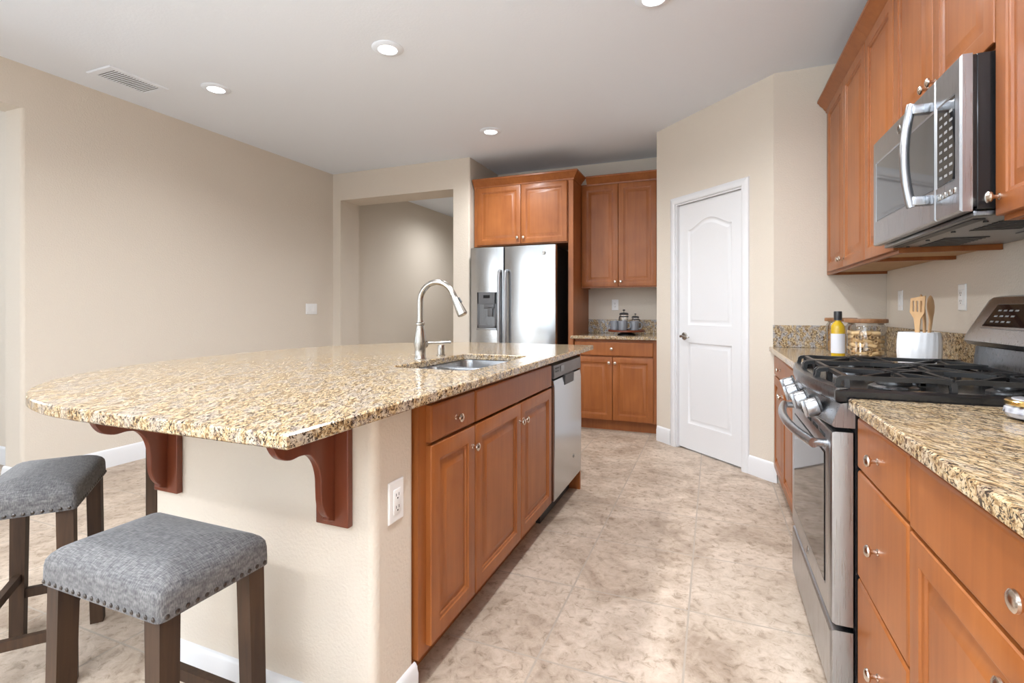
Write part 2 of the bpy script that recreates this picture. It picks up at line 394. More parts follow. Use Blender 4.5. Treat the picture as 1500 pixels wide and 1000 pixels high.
# wall behind the camera with two windows
wallbox('wall_near', (XL - .2, -3.85, YN, YN + .1, 0, CZ), (-1.95, -1.4, YN, YN + .1, 0, CZ), (.5, XR + .15, YN, YN + .1, 0, CZ),
        (-3.85, -1.95, YN, YN + .1, 0, .47), (-1.4, .5, YN, YN + .1, 0, .47), (-3.85, -1.95, YN, YN + .1, 2.37, CZ), (-1.4, .5, YN, YN + .1, 2.37, CZ))
for i, (x0, x1) in enumerate(((-3.85, -1.95), (-1.4, .5))):
    b = B()
    for q in ((x0, x0 + .05, .47, 2.37), (x1 - .05, x1, .47, 2.37), (x0, x1, .47, .52), (x0, x1, 2.32, 2.37), ((x0 + x1) / 2 - .025, (x0 + x1) / 2 + .025, .47, 2.37)):
        b.box(q[0], q[1], YN + .02, YN + .07, q[2], q[3])
    struct(b.done('window_%d' % (i + 1), 'white'))
b = B()
for q in ((-3.15, -3.10, .5, 2.3), (-1.30, -1.25, .5, 2.3), (-3.15, -1.25, .5, .55), (-3.15, -1.25, 2.25, 2.3), (-2.225, -2.175, .5, 2.3)): b.box(XL - .12, XL - .07, q[0], q[1], q[2], q[3])
struct(b.done('window_4', 'white'))
b = B()
for q in ((-.6, -.55, .5, 2.4), (1.35, 1.4, .5, 2.4), (-.6, 1.4, .5, .55), (-.6, 1.4, 2.35, 2.4), (.375, .425, .5, 2.4)): b.box(-6.71, -6.66, q[0], q[1], q[2], q[3])
struct(b.done('window_3', 'white'))
# right wall, short return wall, back wall
wallbox('wall_right', (XR, XR + .15, YN, 3.76, 0, CZ))
A2, B2 = (.36, 3.79), (-.46, 4.61)
wallbox('wall_corner', (.375, XR + .15, 3.765, 3.9, 0, CZ))
wallbox('wall_back', (-2.5, -.36, YB, YB + .15, 0, CZ))
wallbox('wall_pantry_side', (-.46, -.37, 4.625, YB, 0, CZ))
# wall with the wide doorway to the hall
b = B(); b.box(XL, -4.017, YO, 4.975, 0, 2.428); b.prism([(-2.537, YB), (-2.537, YO), (-2.36, YO), (-2.352, YO + .002), (-2.347, YO + .007), (-2.345, YO + .015), (-2.345, YB)], 'z', 0, CZ)
b.box(XL, -2.50, YO + .0002, 4.975, 2.428, CZ); struct(b.done('wall_doorway', 'wall', ang=40))
wallbox('wall_hall_right', (-2.5, -2.38, YB, 9, 0, CZ)); wallbox('wall_hall_far', (XL, -2.38, 8.6, 8.75, 0, CZ))
# diagonal pantry wall, local frame: x along the wall (seen left to right), y into the wall
L45 = math.dist(A2, B2); RZ45 = -PI / 4
DX0, DX1 = .233, .927            # door opening along the wall (set from the photograph)
DH = 2.045
b = B(); b.box(-.012, DX0, 0, .11, 0, CZ, bev=0); b.box(DX1, L45 + .025, 0, .11, 0, CZ); b.box(DX0, DX1, 0, .11, DH, CZ)
struct(b.done('wall_pantry', 'wall', loc=(B2[0], B2[1], 0), rz=RZ45))
wallbox('wall_pantry_inner', (.5, .56, 4.0, 5.38, 0, CZ))

def baseboard(name, pts, h=.132, t=.015):
    """pts: floor polyline of the wall face; the board is built on its left side"""
    prof = [(0, 0), (t, 0), (t, h * .72), (t * .8, h * .80), (t * .72, h * .9), (t * .4, h * .97), (0, h)]
    b = B(); sweep(b, pts, prof); return struct(b.done(name, 'white'))
def sweep(b, pts, prof):
    """sweep a (out, z) profile along a floor polyline, out to its left"""
    P = [Vector(p) for p in pts]; n = len(P); loops = []
    for i in range(n):
        a = (P[i] - P[i - 1]).normalized() if i else (P[1] - P[0]).normalized()
        c = (P[i + 1] - P[i]).normalized() if i < n - 1 else a
        na, nc = Vector((-a.y, a.x)), Vector((-c.y, c.x)); m = na + nc; m = m / (m.length_squared / 2)
        loops.append([(P[i].x + m.x * o, P[i].y + m.y * o, z) for o, z in prof])
    b.rings(loops)
def d45(x, y=0.): return (B2[0] + (x + y) / math.sqrt(2), B2[1] + (-x + y) / math.sqrt(2))
baseboard('baseboard_left', [(XL, 4.648), (XL, 1.807), (XL - .2, 1.807)][::-1][::-1] and [(XL - .2, 1.807), (XL, 1.807), (XL, 4.648)][::-1])
CASE = .058
baseboard('baseboard_pantry_left', [d45(DX0 - CASE - .001), d45(-.0)])
baseboard('baseboard_pantry_right', [(.40, 3.765), (.3655, 3.785), d45(DX1 + CASE + .001)])
baseboard('baseboard_doorway', [(-4.018, YO), (XL + .016, YO)])
baseboard('baseboard_doorway_right', [(-2.347, YO), (-2.537, YO)])
baseboard('baseboard_hall', [(XL, 8.59), (XL, 4.977)])
baseboard('baseboard_side', [(XL - .22, 2.06), (-6.59, 2.06)])
# pantry door: casing (trim), leaf with two panels, hinges, lever
b = B()
prof = [(0, 0), (0, .012), (.012, .018), (.046, .016), (.055, .010), (.058, 0)]
for x0, x1, zt, side in ((DX0, DX0 - CASE, 0, 0), (DX1, DX1 + CASE, 0, 0)):
    sg = 1 if x1 > x0 else -1
    b.rings([[(x0 + sg * o, -d, 0) for o, d in prof], [(x0 + sg * o, -d, DH + o) for o, d in prof]])
b.rings([[(DX0 - o, -d, DH + o) for o, d in prof], [(DX1 + o, -d, DH + o) for o, d in prof]])
b.box(DX0 - .001, DX0 + .012, -.002, .10, 0, DH); b.box(DX1 - .012, DX1 + .001, -.002, .10, 0, DH); b.box(DX0 + .012, DX1 - .012, -.002, .10, DH - .012, DH)
struct(b.done('trim_1', 'white', loc=(B2[0], B2[1], 0), rz=RZ45))
door = bpy.data.objects.new('door_1', None); COL.objects.link(door); door.location = (*d45(DX0 + .014, .022), .013); door.rotation_euler = (0, 0, RZ45); struct(door)
LW, LH = DX1 - DX0 - .028, DH - .028
def arch(x0, x1, z0, z1, rise, n=20):
    pts = [(x0, z0), (x1, z0)]
    for i in range(n + 1):
        t = i / n; x = x1 + (x0 - x1) * t; pts.append((x, z1 + rise * (.5 - .5 * math.cos(2 * PI * t)) ** .8))
    return pts
b = B()
out = [(0, 0), (LW, 0), (LW, LH), (0, LH)]
p1 = arch(.105, LW - .105, 1.02, LH - .22, .075); p2 = [(.105, .21), (LW - .105, .21), (LW - .105, .875), (.105, .875)]
back = [b.v(x, .035, z) for x, z in out]; front = [b.v(x, 0, z) for x, z in out]
for i in range(4): b.f([back[i], back[(i + 1) % 4], front[(i + 1) % 4], front[i]])
b.f(back[::-1])
holes = []
for lp in (p1, p2):
    L = [[(x, d, z) for x, z in offset(lp, -i)] for i, d in ((0, 0), (.006, .006), (.016, .009), (.026, .009), (.040, .001), (.043, .001))]
    holes.append(b.rings(L, False, True)[0])
b.fillplane([front] + holes)
b.done('panel', 'white', door)
for z in (.23, 1.02, 1.80):
    b = B(); b.box(LW + .0, LW + .012, -.012, .002, z - .045, z + .045); b.lathe([(.006, -.048), (.0065, 0), (.006, .048)], (LW + .006, -.012, z), n=10); b.done('hinge', 'hinge', door)
b = B(); b.lathe([(.032, 0), (.032, .006), (.026, .010), (.012, .012), (.011, .045), (0, .046)], (.066, 0, .925), 'y', 20)
b.tube(spline([(.066, -.042, .925), (.085, -.048, .927), (.12, -.05, .924), (.165, -.046, .919)], 5), [.009, .009, .009, .0088, .0086, .0084, .0082, .008, .0078, .0076, .0074, .0072, .007, .0068, .0065, .006], 10)
b.done('handle', 'nickel', door)

# pony wall of the island
b = B(); b.box(-1.71, -.83, 1.09, 1.28, 0, .882, bev=.022, seg=5, vert_only=True); b.box(-1.62, -1.45, 1.27, 3.16, 0, .882, bev=0)
struct(b.done('wall_island', 'wall', ang=40))
baseboard('baseboard_island', [(-.83, 1.279), (-.83, 1.09), (-1.708, 1.09)], .105)

# ---------------------------------------------------------------- ceiling fittings
CAN_LABELS = ['round recessed ceiling light above the island, nearest the camera', 'round recessed ceiling light beside the ceiling vent',
              'round recessed ceiling light in front of the refrigerator cabinet', 'round recessed ceiling light cut by the top edge of the picture']
def can(x, y, label):
    t = thing('recessed_light', label, 'ceiling light', (x, y, CZ), 0, 'recessed ceiling lights')
    b = B(); b.lathe([(.055, -.004), (.058, -.012), (.085, -.009), (.094, -.003), (.094, -.0005), (.055, -.0005)], n=32); b.done('trim_ring', 'ceil', t)
    b = B(); b.lathe([(0, -.008), (.054, -.008), (.054, -.001), (0, -.001)], n=32); b.done('lens', 'lens', t)
for (x, y), lb in zip(CANS[:4], CAN_LABELS): can(x, y, lb)
for (x, y), lb in zip(CANS[4:], ['round recessed light in the ceiling behind the camera near the right counter', 'round recessed light in the ceiling above the bar stools', 'round recessed light in the ceiling before the wide left opening',
        'round recessed light in the ceiling far behind the stools', 'round recessed light in the ceiling far behind the camera', 'round recessed light in the ceiling at the window end by the left wall', 'round recessed light in the hall ceiling']): can(x, y, lb)
t = thing('ceiling_vent', 'long white slatted air vent in the ceiling near the left wall', 'vent', (-3.745, 2.22, CZ))
b = B(); fo = [(-.125, -.19), (.125, -.19), (.125, .19), (-.125, .19)]; b.rings([[(x, y, z) for x, y in offset(fo, i)] for i, z in ((0, -.0005), (0, -.004), (-.006, -.009), (-.036, -.009), (-.036, -.0005))] + [[(x, y, -.0005) for x, y in fo]], False, False); b.done('frame', 'ceil', t)
b = B(); b.box(-.09, .09, -.155, .155, -.003, -.0006); b.done('backing', 'dark', t)
b = B()
for i in range(17):
    y = -.148 + i * .0185; b.M = Matrix.Translation((0, y, -.0075)) @ Matrix.Rotation(.12, 4, 'X'); b.box(-.092, .092, -.0062, .0062, -.0008, .0008)
b.done('louvre', 'ceil', t)

# ---------------------------------------------------------------- wall plates: outlets, switches
def plate(name, label, cat, loc, rz, kind, w=.07, h=.115, group=None):
    t = thing(name, label, cat, loc, rz, group)
    b = B(); b.panel(-w / 2, -h / 2, w / 2, h / 2, [(0, .0005), (0, .003), (.003, .006), (.006, .0065)]); b.done('plate', 'plate', t)
    if kind == 'outlet':
        b = B(); b.panel(-.017, -.034, .017, .034, [(0, .006), (0, .0085), (.001, .009)]); b.done('receptacle', 'plate', t)
        b = B()
        for s in (-1, 1):
            z = s * .017
            b.box(-.008, -.006, -.0095, -.0085, z - .002, z + .006); b.box(.005, .007, -.0095, -.0085, z - .002, z + .006); b.box(-.0025, .0025, -.0095, -.0085, z - .010, z - .006)
        b.done('slots', 'dark', t)
    else:
        n = kind
        for i in range(n):
            x = (i - (n - 1) / 2) * .046
            b = B(); b.panel(x - .016, -.033, x + .016, .033, [(0, .006), (0, .009), (.002, .0105)]); b.done('rocker', 'plate', t)
    return t
plate('outlet', 'white electrical outlet on the end of the island wall', 'outlet', (-.83, 1.182, .62), PI / 2, 'outlet')
plate('light_switch', 'white wide switch plate on the long left wall beside the hall doorway', 'light switch', (XL, 4.31, 1.167), PI / 2, 3, .165, .118)
plate('outlet', 'white outlet above the back counter behind the coffee presses', 'outlet', (-.975, YB, 1.21), 0, 'outlet')
plate('light_switch', 'white switch plate on the right wall near the wall corner, left of the wooden utensils', 'light switch', (XR, 3.50, 1.21), -PI / 2, 1)
plate('outlet', 'white outlet on the right wall between the wooden utensils and the range backguard', 'outlet', (XR, 2.73, 1.21), -PI / 2, 'outlet')

# ================================================================ CABINETS
T_D = .02
DOOR = [(0, 0), (0, T_D - .004), (.002, T_D - .001), (.005, T_D), (.050, T_D), (.053, T_D - .004), (.060, T_D - .006), (.063, T_D - .011), (.072, T_D - .011), (.092, T_D - .003), (.096, T_D - .002)]
DRAW = [(0, 0), (0, T_D - .005), (.003, T_D - .0015), (.007, T_D)]
KNOB_ME = None
def knob(x, z, parent, y=-T_D):
    global KNOB_ME
    if KNOB_ME is None:
        b = B(); b.lathe([(.0085, 0), (.0085, .0025), (.0055, .005), (.0048, .012), (.0068, .016), (.0128, .0185), (.0148, .022), (.0142, .0255), (.0100, .0285), (.004, .0298), (0, .030)], axis='y', n=20)
        o = b.done('knob', 'knob'); KNOB_ME = o.data; bpy.data.objects.remove(o)
    o = bpy.data.objects.new('knob', KNOB_ME); COL.objects.link(o); o.parent = parent; o.location = (x, y, z); return o
def cabinet(name, label, cat, loc, rz, w, z0, z1, depth, fronts, toe=True, crown=None, group=None, top_open=False):
    """fronts: (kind, x0, x1, z0, z1, knob or None) in the frame of the face; loc is the face's lower left corner on the floor plan"""
    t = thing(name, label, cat, loc, rz, group)
    b = B(); g = .0008
    if toe:
        if top_open:
            b.box(g, .018, 0, depth, .105, z1); b.box(w - .018, w - g, 0, depth, .105, z1); b.box(.018, w - .018, 0, depth, .105, .123); b.box(.018, w - .018, depth - .012, depth, .123, z1)
            b.box(.018, w - .018, 0, .018, z1 - .03, z1); b.box(.018, w - .018, 0, .018, .123, .14)
            b.box(w/2 - .02, w/2 + .02, 0, .018, .14, z1 - .03)
        else: b.box(g, w - g, 0, depth, .105, z1)
        b.done('carcass', 'wood', t)
        b = B(); b.box(g, w - g, .072, .09, 0.0005, .105); b.done('toe_kick', 'wood', t)
    else:
        rc_ = .022 if z0 < 1.5 else 0
        b.box(g, w - g, 0, depth, z0 + rc_, z1, bev=.001)
        if rc_:
            for q in ((g, w - g, 0, .020), (g, .018, .020, depth), (w - .018, w - g, .020, depth)): b.box(*q, z0, z0 + rc_)
        b.done('carcass', 'wood', t)
        if rc_: b = B(); b.box(.019, w - .019, .021, depth, z0 + .016, z0 + .0215); b.done('bottom_panel', 'maple', t)
    for kd, x0, x1, za, zb, kn in fronts:
        b = B(); b.panel(0, 0, x1 - x0, zb - za, DOOR if kd == 'door' else DRAW)
        o = b.done('door' if kd == 'door' else 'drawer', 'wood', t); o.location = (x0, 0, za)
        if kn: knob(kn[0] - x0, kn[1] - za, o)
    if crown:
        b = B(); sweep(b, crown, CROWN); b.done('crown_moulding', 'wood', t)
    return t
CROWN = [(0, 2.425), (.006, 2.425), (.008, 2.438), (.016, 2.446), (.022, 2.458), (.040, 2.476), (.048, 2.490), (.054, 2.494), (.054, 2.508), (.050, 2.512), (0, 2.512)]
CTH = .878     # top of base cabinets
# --- island run (faces +X): local x = world +Y
IX = -.82
cabinet('base_cabinet', 'narrow cherry island cabinet with one drawer over one door, beside the island wall', 'cabinet', (IX, 1.283, 0), PI / 2, .352, 0, .880, .58,
        [('drawer', .046, .348, .748, .862, (.20, .797)), ('door', .046, .348, .126, .738, (.325, .668))])
cabinet('base_cabinet', 'wide cherry sink cabinet in the island with two doors, left of the dishwasher', 'cabinet', (IX, 1.636, 0), PI / 2, .925, 0, .880, .58,
        [('slab', .004, .921, .748, .862, None), ('door', .004, .461, .126, .738, (.438, .660)), ('door', .464, .921, .126, .738, (.488, .660))], top_open=True)
t = thing('dishwasher', 'stainless steel dishwasher with grey control strip at the far end of the island', 'dishwasher', (IX, 2.563, 0), PI / 2)
b = B(); b.box(.004, .585, .0, .56, .10, .868); b.done('tub', 'dark', t)
b = B(); b.box(.004, .585, .05, .08, .001, .10); b.done('toe_kick', 'bplastic', t)
b = B()
pf = [(0, .128), (-.028, .128), (-.031, .14), (-.033, .45), (-.031, .74), (-.026, .775), (0, .782)]
b.prism(pf, 'x', .006, .583, .002); b.done('door', 'steelx', t)
b = B(); b.prism([(0, .786), (-.027, .786), (-.030, .80), (-.026, .855), (0, .866)], 'x', .006, .583, .002); pn = b.done('control_panel', 'gplastic', t)
b = B(); b.prism([(-.026, .722), (-.0345, .73), (-.036, .782), (-.0275, .786), (-.02, .78)], 'x', .20, .39, .001); b.done('handle', 'bplastic', t)
for i in range(2):
    b = B(); b.box(.035, .095, -.0305, -.028, .818 + i * .017, .825 + i * .017); b.done('button', 'bplastic', pn)
b = B(); b.box(.13, .20, -.0305, -.028, .812, .845); b.done('display', 'steeld', pn)
def emblem(x, z, y, parent, r=.013, rot=None):
    o = bpy.data.objects.new('emblem', None)
    b = B(); b.lathe([(r, 0), (r, .0015), (r * .9, .0025), (r * .82, .0018), (0, .0018)], (0, 0, 0), 'y', 24); o = b.done('emblem', 'nickel', parent); o.location = (x, y, z)
    c = bpy.data.curves.new('monogram', 'FONT'); c.body = 'GE'; c.size = r * 1.05; c.extrude = .0004; c.align_x = 'CENTER'; c.align_y = 'CENTER'; c.shear = .25
    fc = bpy.data.objects.new('monogram_text', c); me = bpy.data.meshes.new_from_object(fc); bpy.data.objects.remove(fc); me.materials.clear(); me.materials.append(M['steeld'])
    f = bpy.data.objects.new('monogram', me); COL.objects.link(f); f.parent = o; f.location = (0, -.0022, 0); f.rotation_euler = (PI / 2, 0, 0)
    return o
emblem(.40, .27, -.032, t, .012)
t = B(); t.box(-.60, .022, 0, .02, .0, .88); o = t.done('end_panel', 'wood', loc=(IX - .0, 3.155, 0)); tag(o, 'cherry end panel closing the far end of the island beside the dishwasher', 'panel')
# --- right base run (faces -X): local x = world -Y
RX, RCT = .388, .91
zt = .874; ZD0, ZD1, ZB0, ZB1 = .738, .858, .126, .728
cabinet('base_cabinet', 'cherry base cabinet with one drawer over two doors, in the corner by the pantry wall', 'cabinet', (RX, 3.745, 0), -PI / 2, .93, 0, zt, .60,
        [('drawer', .075, .925, ZD0, ZD1, (.42, .80)), ('door', .075, .498, ZB0, ZB1, (.475, .655)), ('door', .502, .925, ZB0, ZB1, (.525, .655))])
cabinet('base_cabinet', 'cherry base cabinet mostly hidden behind the range control knobs', 'cabinet', (RX, 2.814, 0), -PI / 2, .404, 0, zt, .60,
        [('drawer', .004, .400, ZD0, ZD1, (.20, .80)), ('door', .004, .400, ZB0, ZB1, (.37, .655))])
cabinet('drawer_cabinet', 'cherry base cabinet with a stack of three drawers, next to the range', 'cabinet', (RX, 1.640, 0), -PI / 2, .392, 0, zt, .60,
        [('drawer', .004, .388, .722, ZD1, (.196, .79)), ('drawer', .004, .388, .425, .714, (.196, .572)), ('drawer', .004, .388, .126, .417, (.196, .272))])
cabinet('base_cabinet', 'cherry base cabinet with wide drawer over two doors, nearest the camera on the right', 'cabinet', (RX, 1.246, 0), -PI / 2, .908, 0, zt, .60,
        [('drawer', .004, .904, .716, ZD1, (.440, .795)), ('door', .004, .452, ZB0, .708, (.405, .662)), ('door', .456, .904, ZB0, .708, (.50, .662))])
# --- right upper run
UX = .68
UD = .318
cr = [(UX, 3.755), (UX, 2.404)]
cabinet('upper_cabinet', 'tall cherry upper cabinet with two doors at the far end of the right wall', 'cabinet', (UX, 3.756, 0), -PI / 2, .946, 1.38, 2.44, UD,
        [('door', .105, .522, 1.392, 2.42, (.495, 1.437)), ('door', .526, .942, 1.392, 2.42, (.553, 1.437))], False, [(0.0, 0), (.946, 0)][::-1])
cabinet('upper_cabinet', 'tall narrow cherry upper cabinet with one door, left of the microwave', 'cabinet', (UX, 2.809, 0), -PI / 2, .404, 1.38, 2.44, UD,
        [('door', .004, .400, 1.392, 2.42, (.376, 1.437))], False, [(0, 0), (.404, 0)][::-1])
cabinet('upper_cabinet', 'short cherry upper cabinet with two doors above the microwave', 'cabinet', (UX, 2.404, 0), -PI / 2, .77, 1.825, 2.44, UD,
        [('door', .004, .383, 1.835, 2.42, (.355, 1.885)), ('door', .387, .766, 1.835, 2.42, (.415, 1.885))], False, [(0, 0), (.77, 0)][::-1])
cabinet('upper_cabinet', 'tall cherry upper cabinet right of the microwave, cut by the picture edge', 'cabinet', (UX, 1.633, 0), -PI / 2, .80, 1.38, 2.44, UD,
        [('door', .004, .398, 1.392, 2.42, (.03, 1.437)), ('door', .402, .796, 1.392, 2.42, (.43, 1.437))], False, [(0, 0), (.80, 0)][::-1])
# --- back wall
rc = cabinet('refrigerator_cabinet', 'deep cherry cabinet with two doors above the refrigerator and a tall side panel', 'cabinet', (-2.33, 4.73, 0), 0, 1.017, 1.815, 2.44, .645,
        [('door', .042, .527, 1.825, 2.42, (.495, 1.885)), ('door', .531, 1.010, 1.825, 2.42, (.562, 1.885))], False, [(1.0685, .285), (1.0685, 0), (0.0, 0)])
B().box(1.0175, 1.0675, 0.001, .648, 0.0005, 2.44, bev=.001).done('side_panel', 'wood', rc)
cabinet('upper_cabinet', 'cherry upper cabinet with two tall doors above the back counter', 'cabinet', (-1.2615, 5.05, 0), 0, .80, 1.38, 2.44, .328,
        [('door', .010, .378, 1.392, 2.42, (.352, 1.437)), ('door', .382, .748, 1.392, 2.42, (.408, 1.437))], False, [(.798, 0), (.0575, 0)])
cabinet('base_cabinet', 'cherry base cabinet with drawer over two doors under the back counter', 'cabinet', (-1.2615, 4.77, 0), 0, .80, 0, CTH, .60,
        [('drawer', .006, .748, .722, .852, (.368, .788)), ('door', .006, .372, .112, .708, (.345, .655)), ('door', .377, .748, .112, .708, (.402, .655))])

# ================================================================ COUNTERTOPS
# island: straight front edge, D-shaped seating end
SK = (-1.275, -.900, 1.78, 2.475)      # sink cut-out
def sign(v): return 1 if v >= 0 else -1
oc = [(-.765, .735), (-.765, 3.40)]
cx, cy, ea, eb, en = -1.42, 2.0675, 1.045, 1.3325, 2.25
for i in range(65):
    a = PI / 2 + PI * i / 64; ca, sa = math.cos(a), math.sin(a)
    oc.append((cx + ea * sign(ca) * abs(ca) ** (2 / en) if abs(ca) > 1e-9 else cx, cy + eb * sign(sa) * abs(sa) ** (2 / en)))
hole = rrect((SK[0] + SK[1]) / 2, (SK[2] + SK[3]) / 2, (SK[1] - SK[0]) / 2, (SK[3] - SK[2]) / 2, .045)
b = B(); b.slab(oc, [hole], .8825, .914, .004); o = b.done('island_countertop', 'granite'); tag(o, 'speckled tan granite countertop with one rounded end on the island', 'countertop')
# right side, split by the range
def counter(name, label, rects, z0, z1, mat, splash, notch=None):
    t = thing(name, label, 'countertop', (0, 0, 0))
    x0, x1, y0, y1 = rects
    b = B(); b.slab(notch or [(x0, y0), (x1, y0), (x1, y1), (x0, y1)], [], z0, z1, .004); b.done('top', mat, t)
    for q in splash:
        b = B(); b.box(*q, bev=.002); b.done('backsplash', 'granite_daylit' if q[1] - q[0] > .1 else mat, t)  # wide splashes take the copy with daylight reflection in its colour
    return t
counter('countertop', 'granite countertop left of the range, in the corner with jars', (.348, .998, 2.412, 3.762), .876, RCT, 'granite2',
        [(.37, .978, 3.742, 3.763, RCT + .0005, 1.055), (.978, .998, 2.412, 3.763, RCT + .0005, 1.055)])
counter('countertop', 'granite countertop right of the range, nearest the camera', (.348, .998, .30, 1.638), .876, RCT, 'granite2',
        [(.978, .998, .30, 1.638, RCT + .0005, 1.055)])
counter('countertop', 'short granite countertop on the back wall beside the refrigerator panel', (-1.275, -.463, 4.735, YB - .001), .879, .909, 'granite',
        [(-1.2615, -.463, 5.359, YB - .001, .9095, 1.055)],
        [(-1.285, 4.71), (-.463, 4.71), (-.463, YB - .001), (-1.2610, YB - .001), (-1.2610, 4.727), (-1.285, 4.727)])

# ================================================================ SINK + FAUCET
t = thing('kitchen_sink', 'stainless steel double bowl sink set under the island granite', 'sink', ((SK[0] + SK[1]) / 2, (SK[2] + SK[3]) / 2, .882))
ha, hb = (SK[1] - SK[0]) / 2, (SK[3] - SK[2]) / 2
def bowl(cy0, hby, name):
    b = B(); prof = [(-.012, 0), (-.012, -.003), (.001, -.003), (.004, -.02), (.010, -.16), (.03, -.185), (.09, -.19)]
    L = [[(x, y, z) for x, y in rrect(0, cy0, ha + .0 - i, hby - i, max(.05 - max(i, 0) * .3, .02))] for i, z in prof]
    L2 = [[(x, y, z) for x, y in rrect(0, cy0, ha + .0 - i + .0015, hby - i + .0015, max(.05 - max(i, 0) * .3, .02))] for i, z in [(.09, -.192), (.03, -.187), (.0095, -.161), (.003, -.02), (-.012, -.0045)]]
    b.rings(L + L2, False, False); vs = None
    # close the floor of the bowl on both skins
    b2 = B(); b2.bm.free(); b2.bm = b.bm
    for i, z in ((.09, -.19), (.09, -.192)):
        lp = rrect(0, cy0, ha - i + (.0015 if z < -.191 else 0), hby - i + (.0015 if z < -.191 else 0), max(.05 - .027, .02)); b.f([b.v(x, y, z) for x, y in lp])
    return b.done(name, 'steel', t)
bowl(-hb / 2 + .002, hb / 2 - .008, 'bowl'); bowl(hb / 2 - .002, hb / 2 - .008, 'bowl')
b = B(); b.box(-ha + .01, ha - .01, -.013, .013, -.03, -.0008, bev=.004); b.done('divider', 'steel', t)
for s in (-1, 1):
    b = B(); b.lathe([(0, -.1885), (.03, -.1885), (.042, -.1865), (.044, -.1885), (.044, -.1899), (0, -.1899)], (0, s * (hb / 2), 0)); b.done('drain', 'nickel', t)
FX, FY = -1.335, 2.11
t = thing('faucet', 'brushed nickel gooseneck faucet with pull-down spray head behind the sink', 'faucet', (FX, FY, .914))
b = B(); b.lathe([(0, .0005), (.030, .0005), (.030, .006), (.0265, .012), (.0265, .05), (.030, .075), (.0285, .10), (.021, .145), (.0185, .158), (.0185, .166), (.0225, .170), (.0225, .178), (.0165, .182), (.0155, .19), (0, .19)], n=28); b.done('body', 'nickel', t)
R = .094
path = [(0, 0, .185), (0, 0, .24), (0, 0, .282)]
for i in range(1, 17):
    a = PI - (PI * .87) * i / 16; path.append((R + R * math.cos(a), 0, .282 + R * math.sin(a)))
b = B(); b.tube(path, .0142, 16); b.done('spout', 'nickel', t)
e = Vector(path[-1]); dv = (e - Vector(path[-2])).normalized()
b = B(); pts = [e + dv * q for q in (-.002, .012, .016, .03, .085, .112, .117)]; b.tube(pts, [.0155, .0155, .0150, .0165, .0225, .0245, .020], 18); sp = b.done('spray_head', 'nickel', t)
b = B(); b.tube([e + dv * .035 + Vector((.016, 0, .012)), e + dv * .06 + Vector((.02, 0, .012))], .004, 8); b.done('button', 'bplastic', sp)
b = B(); b.tube([(.0, .016, .072), (.0, .040, .072), (0, .046, .072)], [.022, .022, .016], 18); b.tube(spline([(0, .044, .073), (.03, .062, .078), (.07, .082, .079), (.115, .10, .082)], 4), [.0085, .0075, .007, .0065, .006, .0058, .0056, .0056, .006, .0062, .0066, .007, .0075], 12); b.done('handle', 'nickel', t)
t = B(); t.lathe([(0, .0005), (.023, .0005), (.023, .004), (.019, .006), (.019, .052), (.017, .056), (0, .056)], n=24); o = t.done('air_gap', 'nickel', loc=(-1.345, 2.33, .914)); tag(o, 'short brushed nickel cylinder cap on the counter beside the faucet handle', 'air gap')

# ================================================================ CORBELS + POST
def corbel(label, x1):
    t = thing('corbel', label, 'bracket', (x1, 1.09, .8815), 0, 'corbels under the island overhang')
    # profile in (y, z): y negative towards the camera
    KX = .232 / .300
    pr = [(-.019, 0), (-.300, 0)] + spline([(-.300, -.010), (-.292, -.044), (-.264, -.076), (-.222, -.089), (-.178, -.087), (-.140, -.094), (-.110, -.120), (-.094, -.158), (-.091, -.196), (-.087, -.232), (-.070, -.264), (-.040, -.286), (-.019, -.294)], 4)
    b = B(); b.prism([(y * KX if y < -.05 else y, z) for y, z in pr], 'x', -.066, -.044, .002); b.done('scroll', 'corbel', t)
    b = B(); b.box(-.110, 0, -.020, -.0006, -.308, 0, bev=.003); b.done('back_plate', 'corbel', t)
corbel('curved cherry corbel under the island overhang nearest the outlet', -.90)
corbel('curved cherry corbel under the island overhang above the far left stool', -1.571)
o = B().box(-.03, .03, -.03, .03, 0, .882, bev=.003).done('support_post', 'stool', loc=(-1.87, 1.21, 0)); tag(o, 'dark square wooden post behind the island corbel above the two stools', 'post')

# ================================================================ REFRIGERATOR
t = thing('refrigerator', 'stainless steel side-by-side refrigerator with ice and water dispenser', 'refrigerator', (-2.30, 4.58, 0))
FWD = .905
b = B(); b.box(.002, FWD - .002, .075, .78, .02, 1.765, bev=.004); b.done('body', 'black', t)
def fdoor(x0, x1):
    L = []
    n = 10
    o = []
    for i in range(n + 1):
        u = i / n; x = x0 + (x1 - x0) * u; o.append((x, -.010 * (1 - (2 * u - 1) ** 2)))
    o = [(x0, .066)] + [(x0, .012)] + [(x0 + .004, .003)] + o[1:-1] + [(x1 - .004, .003), (x1, .012), (x1, .066)]
    b = B(); b.prism(o[::-1], 'z', .075, 1.785, .003); return b
d1 = fdoor(0, .367).done('door', 'steelx', t); d2 = fdoor(.376, FWD).done('door', 'steelx', t)
b = B(); b.box(.03, FWD - .03, .05, .09, .003, .07); b.done('toe_grille', 'bplastic', t)
for x, dd in ((.338, d1), (.405, d2)):
    b = B(); b.tube(spline([(x, -.006, 1.545), (x, -.030, 1.54), (x, -.052, 1.50), (x, -.056, 1.30), (x, -.057, 1.10), (x, -.056, .85), (x, -.052, .62), (x, -.03, .585), (x, -.006, .58)], 5), .0155, 14); b.done('handle', 'steel', dd)
dp = B(); DPX0, DPX1, DPZ0, DPZ1 = .083, .295, .975, 1.335
